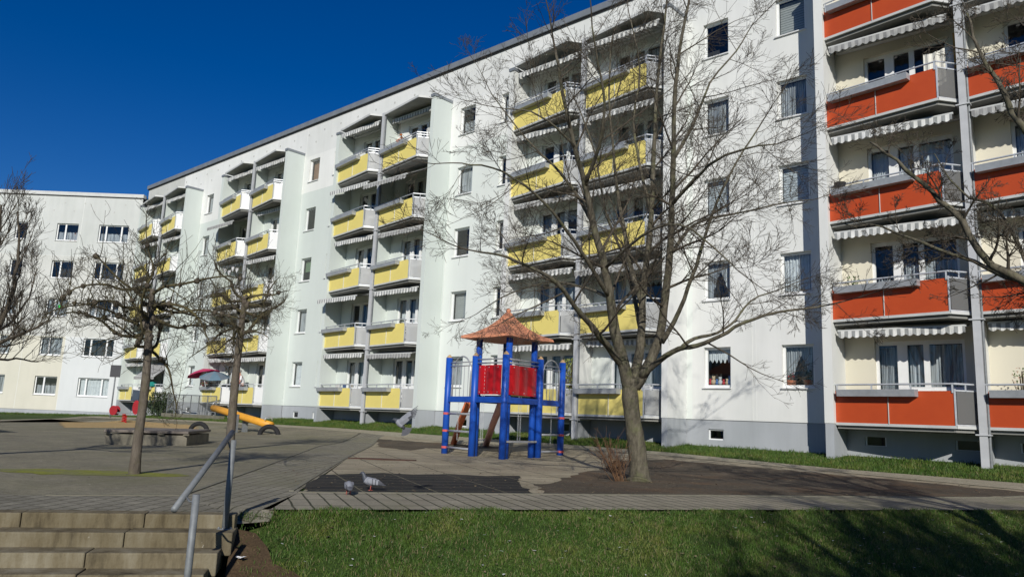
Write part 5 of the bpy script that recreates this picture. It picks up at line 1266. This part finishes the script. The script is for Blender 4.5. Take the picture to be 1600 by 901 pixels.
# ------------------------------------------------------------------ litter, mat
mb = MB(); rr = random.Random(2); v = []
for i in range(5):
    for j in range(4): v.append((i*.025+rr.uniform(-.008, .008), j*.022+rr.uniform(-.008, .008), .01+rr.uniform(0, .022)))
mb.add(v, [(i*4+j, (i+1)*4+j, (i+1)*4+j+1, i*4+j+1) for i in range(4) for j in range(3)]); lp = onz(366, 868, -1.30)
o = mb.build('crumpled_paper', M('paper_white', lin(.8, .8, .78)), None, loc=(lp.x, lp.y, tz(lp.x, lp.y)+.02)); tag(o, 'crumpled white scrap of paper on the soil beside the steps', 'litter')
mb = MB(); poly = []
for i in range(16): a = 2*math.pi*i/16; poly.append((.75*math.cos(a)*(1+.12*math.sin(i*2.3)), .16*math.sin(a)*(1+.3*math.sin(i*1.7))))
mb.prism(poly, 0, .02); o = mb.build('rubber_mat', M_RUSTMAT, None, loc=(-14.0, -11.1, tz(-14, -11.1)+.004)); o.rotation_euler = (0, 0, R(48)); tag(o, 'flat torn rust brown mat lying on the sandy playground tiles', 'mat')

# ------------------------------------------------------------------ grass
def grass(name, n, area_fn, hmin, hmax, wd, mats, seed, dry=.06, kind_clump=.0):
    rg = np.random.default_rng(seed); P = area_fn(rg, n); n = len(P)
    x, y = P[:, 0], P[:, 1]; z = terrain(x, y)-.012
    pn = .55*np.sin(x*3.1+np.sin(y*2.3)*1.5)*np.sin(y*2.7+np.sin(x*1.9)*1.3)+.8*np.sin(x*11+2*np.sin(y*7))*np.sin(y*12+2*np.sin(x*6))
    h = (hmin+(hmax-hmin)*rg.random(n)**1.6)*np.clip(1+.4*pn, .3, 2); a = rg.random(n)*2*np.pi; bend = rg.normal(0, .45, (n, 2))*h[:, None]; w_ = wd*(.6+.8*rg.random(n))
    dx, dy = np.cos(a)*w_, np.sin(a)*w_
    V = np.empty((n, 5, 3)); V[:, 0] = np.c_[x-dx, y-dy, z]; V[:, 1] = np.c_[x+dx, y+dy, z]
    V[:, 2] = np.c_[x+bend[:, 0]*.4+dx*.8, y+bend[:, 1]*.4+dy*.8, z+h*.6]; V[:, 3] = np.c_[x+bend[:, 0]*.4-dx*.8, y+bend[:, 1]*.4-dy*.8, z+h*.6]; V[:, 4] = np.c_[x+bend[:, 0], y+bend[:, 1], z+h]
    me = bpy.data.meshes.new(name); me.vertices.add(n*5); me.vertices.foreach_set('co', V.ravel())
    b = (np.arange(n)*5)[:, None]; loops = np.concatenate([b+[0, 1, 2, 3], b+[3, 2, 4]], 1).ravel()
    me.loops.add(len(loops)); me.loops.foreach_set('vertex_index', loops.astype(np.int32))
    st = (np.arange(n)*7)[:, None]+[0, 4]; me.polygons.add(n*2); me.polygons.foreach_set('loop_start', st.ravel().astype(np.int32)); me.polygons.foreach_set('loop_total', np.tile([4, 3], n).astype(np.int32))
    for m_ in mats: me.materials.append(m_)
    me.polygons.foreach_set('material_index', np.repeat((rg.random(n) < dry).astype(np.int32), 2)); me.update(calc_edges=True)
    o = link(name, me); o['kind'] = 'stuff'; return o
def lawn_area(rg, n):
    u = -2.9+rg.random(n*2)**1.15*19; s = -.09+rg.random(n*2)**1.2*3.0
    edge = -.02+.05*np.sin(u*4)+.035*np.sin(u*11+1); keep = s > edge
    bare = (np.sin(u*2.2+1+np.sin(s*5))*np.sin(s*3.1+u) > .72); keep &= ~(bare & (rg.random(n*2) < .72))
    soil = (u < -2.62-.08*np.sin(s*7)) | ((u < -2.4) & (rg.random(n*2) < .5)); keep &= ~(soil & (s > .18) & (rg.random(n*2) < .85))
    u, s = u[keep][:n], s[keep][:n]; return np.c_[EO[0]+u*EU[0]+s*EN[0], EO[1]+u*EU[1]+s*EN[1]]
grass('lawn_grass', 230000, lawn_area, .014, .058, .0028, [M_BLADE, M_DRY], 1, .13)
def verge_area(rg, n):
    x = -57+rg.random(n)*63; xs_ = [-57, -46, -34.25, -25.1, -16, -11.9, -6.6, -2.75, 8]; ys_ = [-1.9, -2.7, -2.55, -2.45, -2.25, -2.3, -3.2, -3.4, -5.1]
    f = np.interp(x, xs_, ys_)+.06*np.sin(x*5)+.04*np.sin(x*13); y = f*rg.random(n)**.8*1.0+rg.random(n)*.06; return np.c_[x, np.minimum(y, -.02)]
grass('verge_grass', 110000, verge_area, .03, .10, .006, [M_BLADE, M_DRY], 2, .04)
def left_area(rg, n):
    x = -rg.random(n)*23; y = -.05-rg.random(n)*1.6; wx = -57.32+c_*x-s_*y; wy = -.38+s_*x+c_*y; return np.c_[wx, wy]
grass('far_grass', 22000, left_area, .05, .16, .012, [M_BLADE, M_DRY], 3, .03)
def joints(rg, n):
    u = rg.random(n)*13-2.2; s = -1.79+rg.normal(0, .05, n); return np.c_[EO[0]+u*EU[0]+s*EN[0], EO[1]+u*EU[1]+s*EN[1]]
def scatter(name, n, fn, size, mats, seed, lift=.012):
    rg = np.random.default_rng(seed); P = fn(rg, n); n = len(P); x, y = P[:, 0], P[:, 1]; z = terrain(x, y)+lift
    a = rg.random(n)*6.28; s1 = size*(.4+1.1*rg.random(n)**2); s2 = s1*(.35+.5*rg.random(n)); t = rg.normal(0, .25, n)
    V = np.empty((n, 4, 3))
    for k, (i, j) in enumerate(((-1, -1), (1, -.6), (.8, 1), (-.7, .8))):
        V[:, k] = np.c_[x+np.cos(a)*s1*i-np.sin(a)*s2*j, y+np.sin(a)*s1*i+np.cos(a)*s2*j, z+abs(t)*s1+t*s1*i*.5]
    me = bpy.data.meshes.new(name); me.from_pydata([tuple(v) for v in V.reshape(-1, 3)], [], [tuple(range(4*i, 4*i+4)) for i in range(n)])
    for m_ in mats: me.materials.append(m_)
    me.polygons.foreach_set('material_index', rg.integers(0, len(mats), n).astype(np.int32)); me.update(); o = link(name, me); o['kind'] = 'stuff'; return o
def pg_area(rg, n):
    u = rg.random(n)*13-2.2; s_ = -1.9-rg.random(n)**1.3*9; return np.c_[EO[0]+u*EU[0]+s_*EN[0], EO[1]+u*EU[1]+s_*EN[1]]
def lawn_l(rg, n):
    u = rg.random(n)*16-2.6; s_ = rg.random(n)*2.6; return np.c_[EO[0]+u*EU[0]+s_*EN[0], EO[1]+u*EU[1]+s_*EN[1]]
LL = [M('leaf_litter_brown', lin(.12, .07, .035)), M('leaf_litter_dark', lin(.04, .03, .02)), M('leaf_litter_tan', lin(.26, .2, .11))]
scatter('leaf_litter', 5200, pg_area, .017, LL, 5); scatter('lawn_litter', 1500, lawn_l, .016, LL+[M('daisy_white', lin(.7, .7, .66))], 6, .02)
def pl_area(rg, n):
    P = np.c_[-9-rg.random(n)*26, -22+rg.random(n)*17]; k = (P[:, 0]+8.7)*.64+(P[:, 1]+18.2)*.77; return P[(k < -.3)]
scatter('gravel', 3500, pl_area, .012, [M('pebble_pale', lin(.34, .32, .27)), M('pebble_dark', lin(.06, .055, .05))], 7, .006)
grass('kerb_weeds', 2600, joints, .01, .03, .003, [M_BLADE, M_DRY], 4, .3)
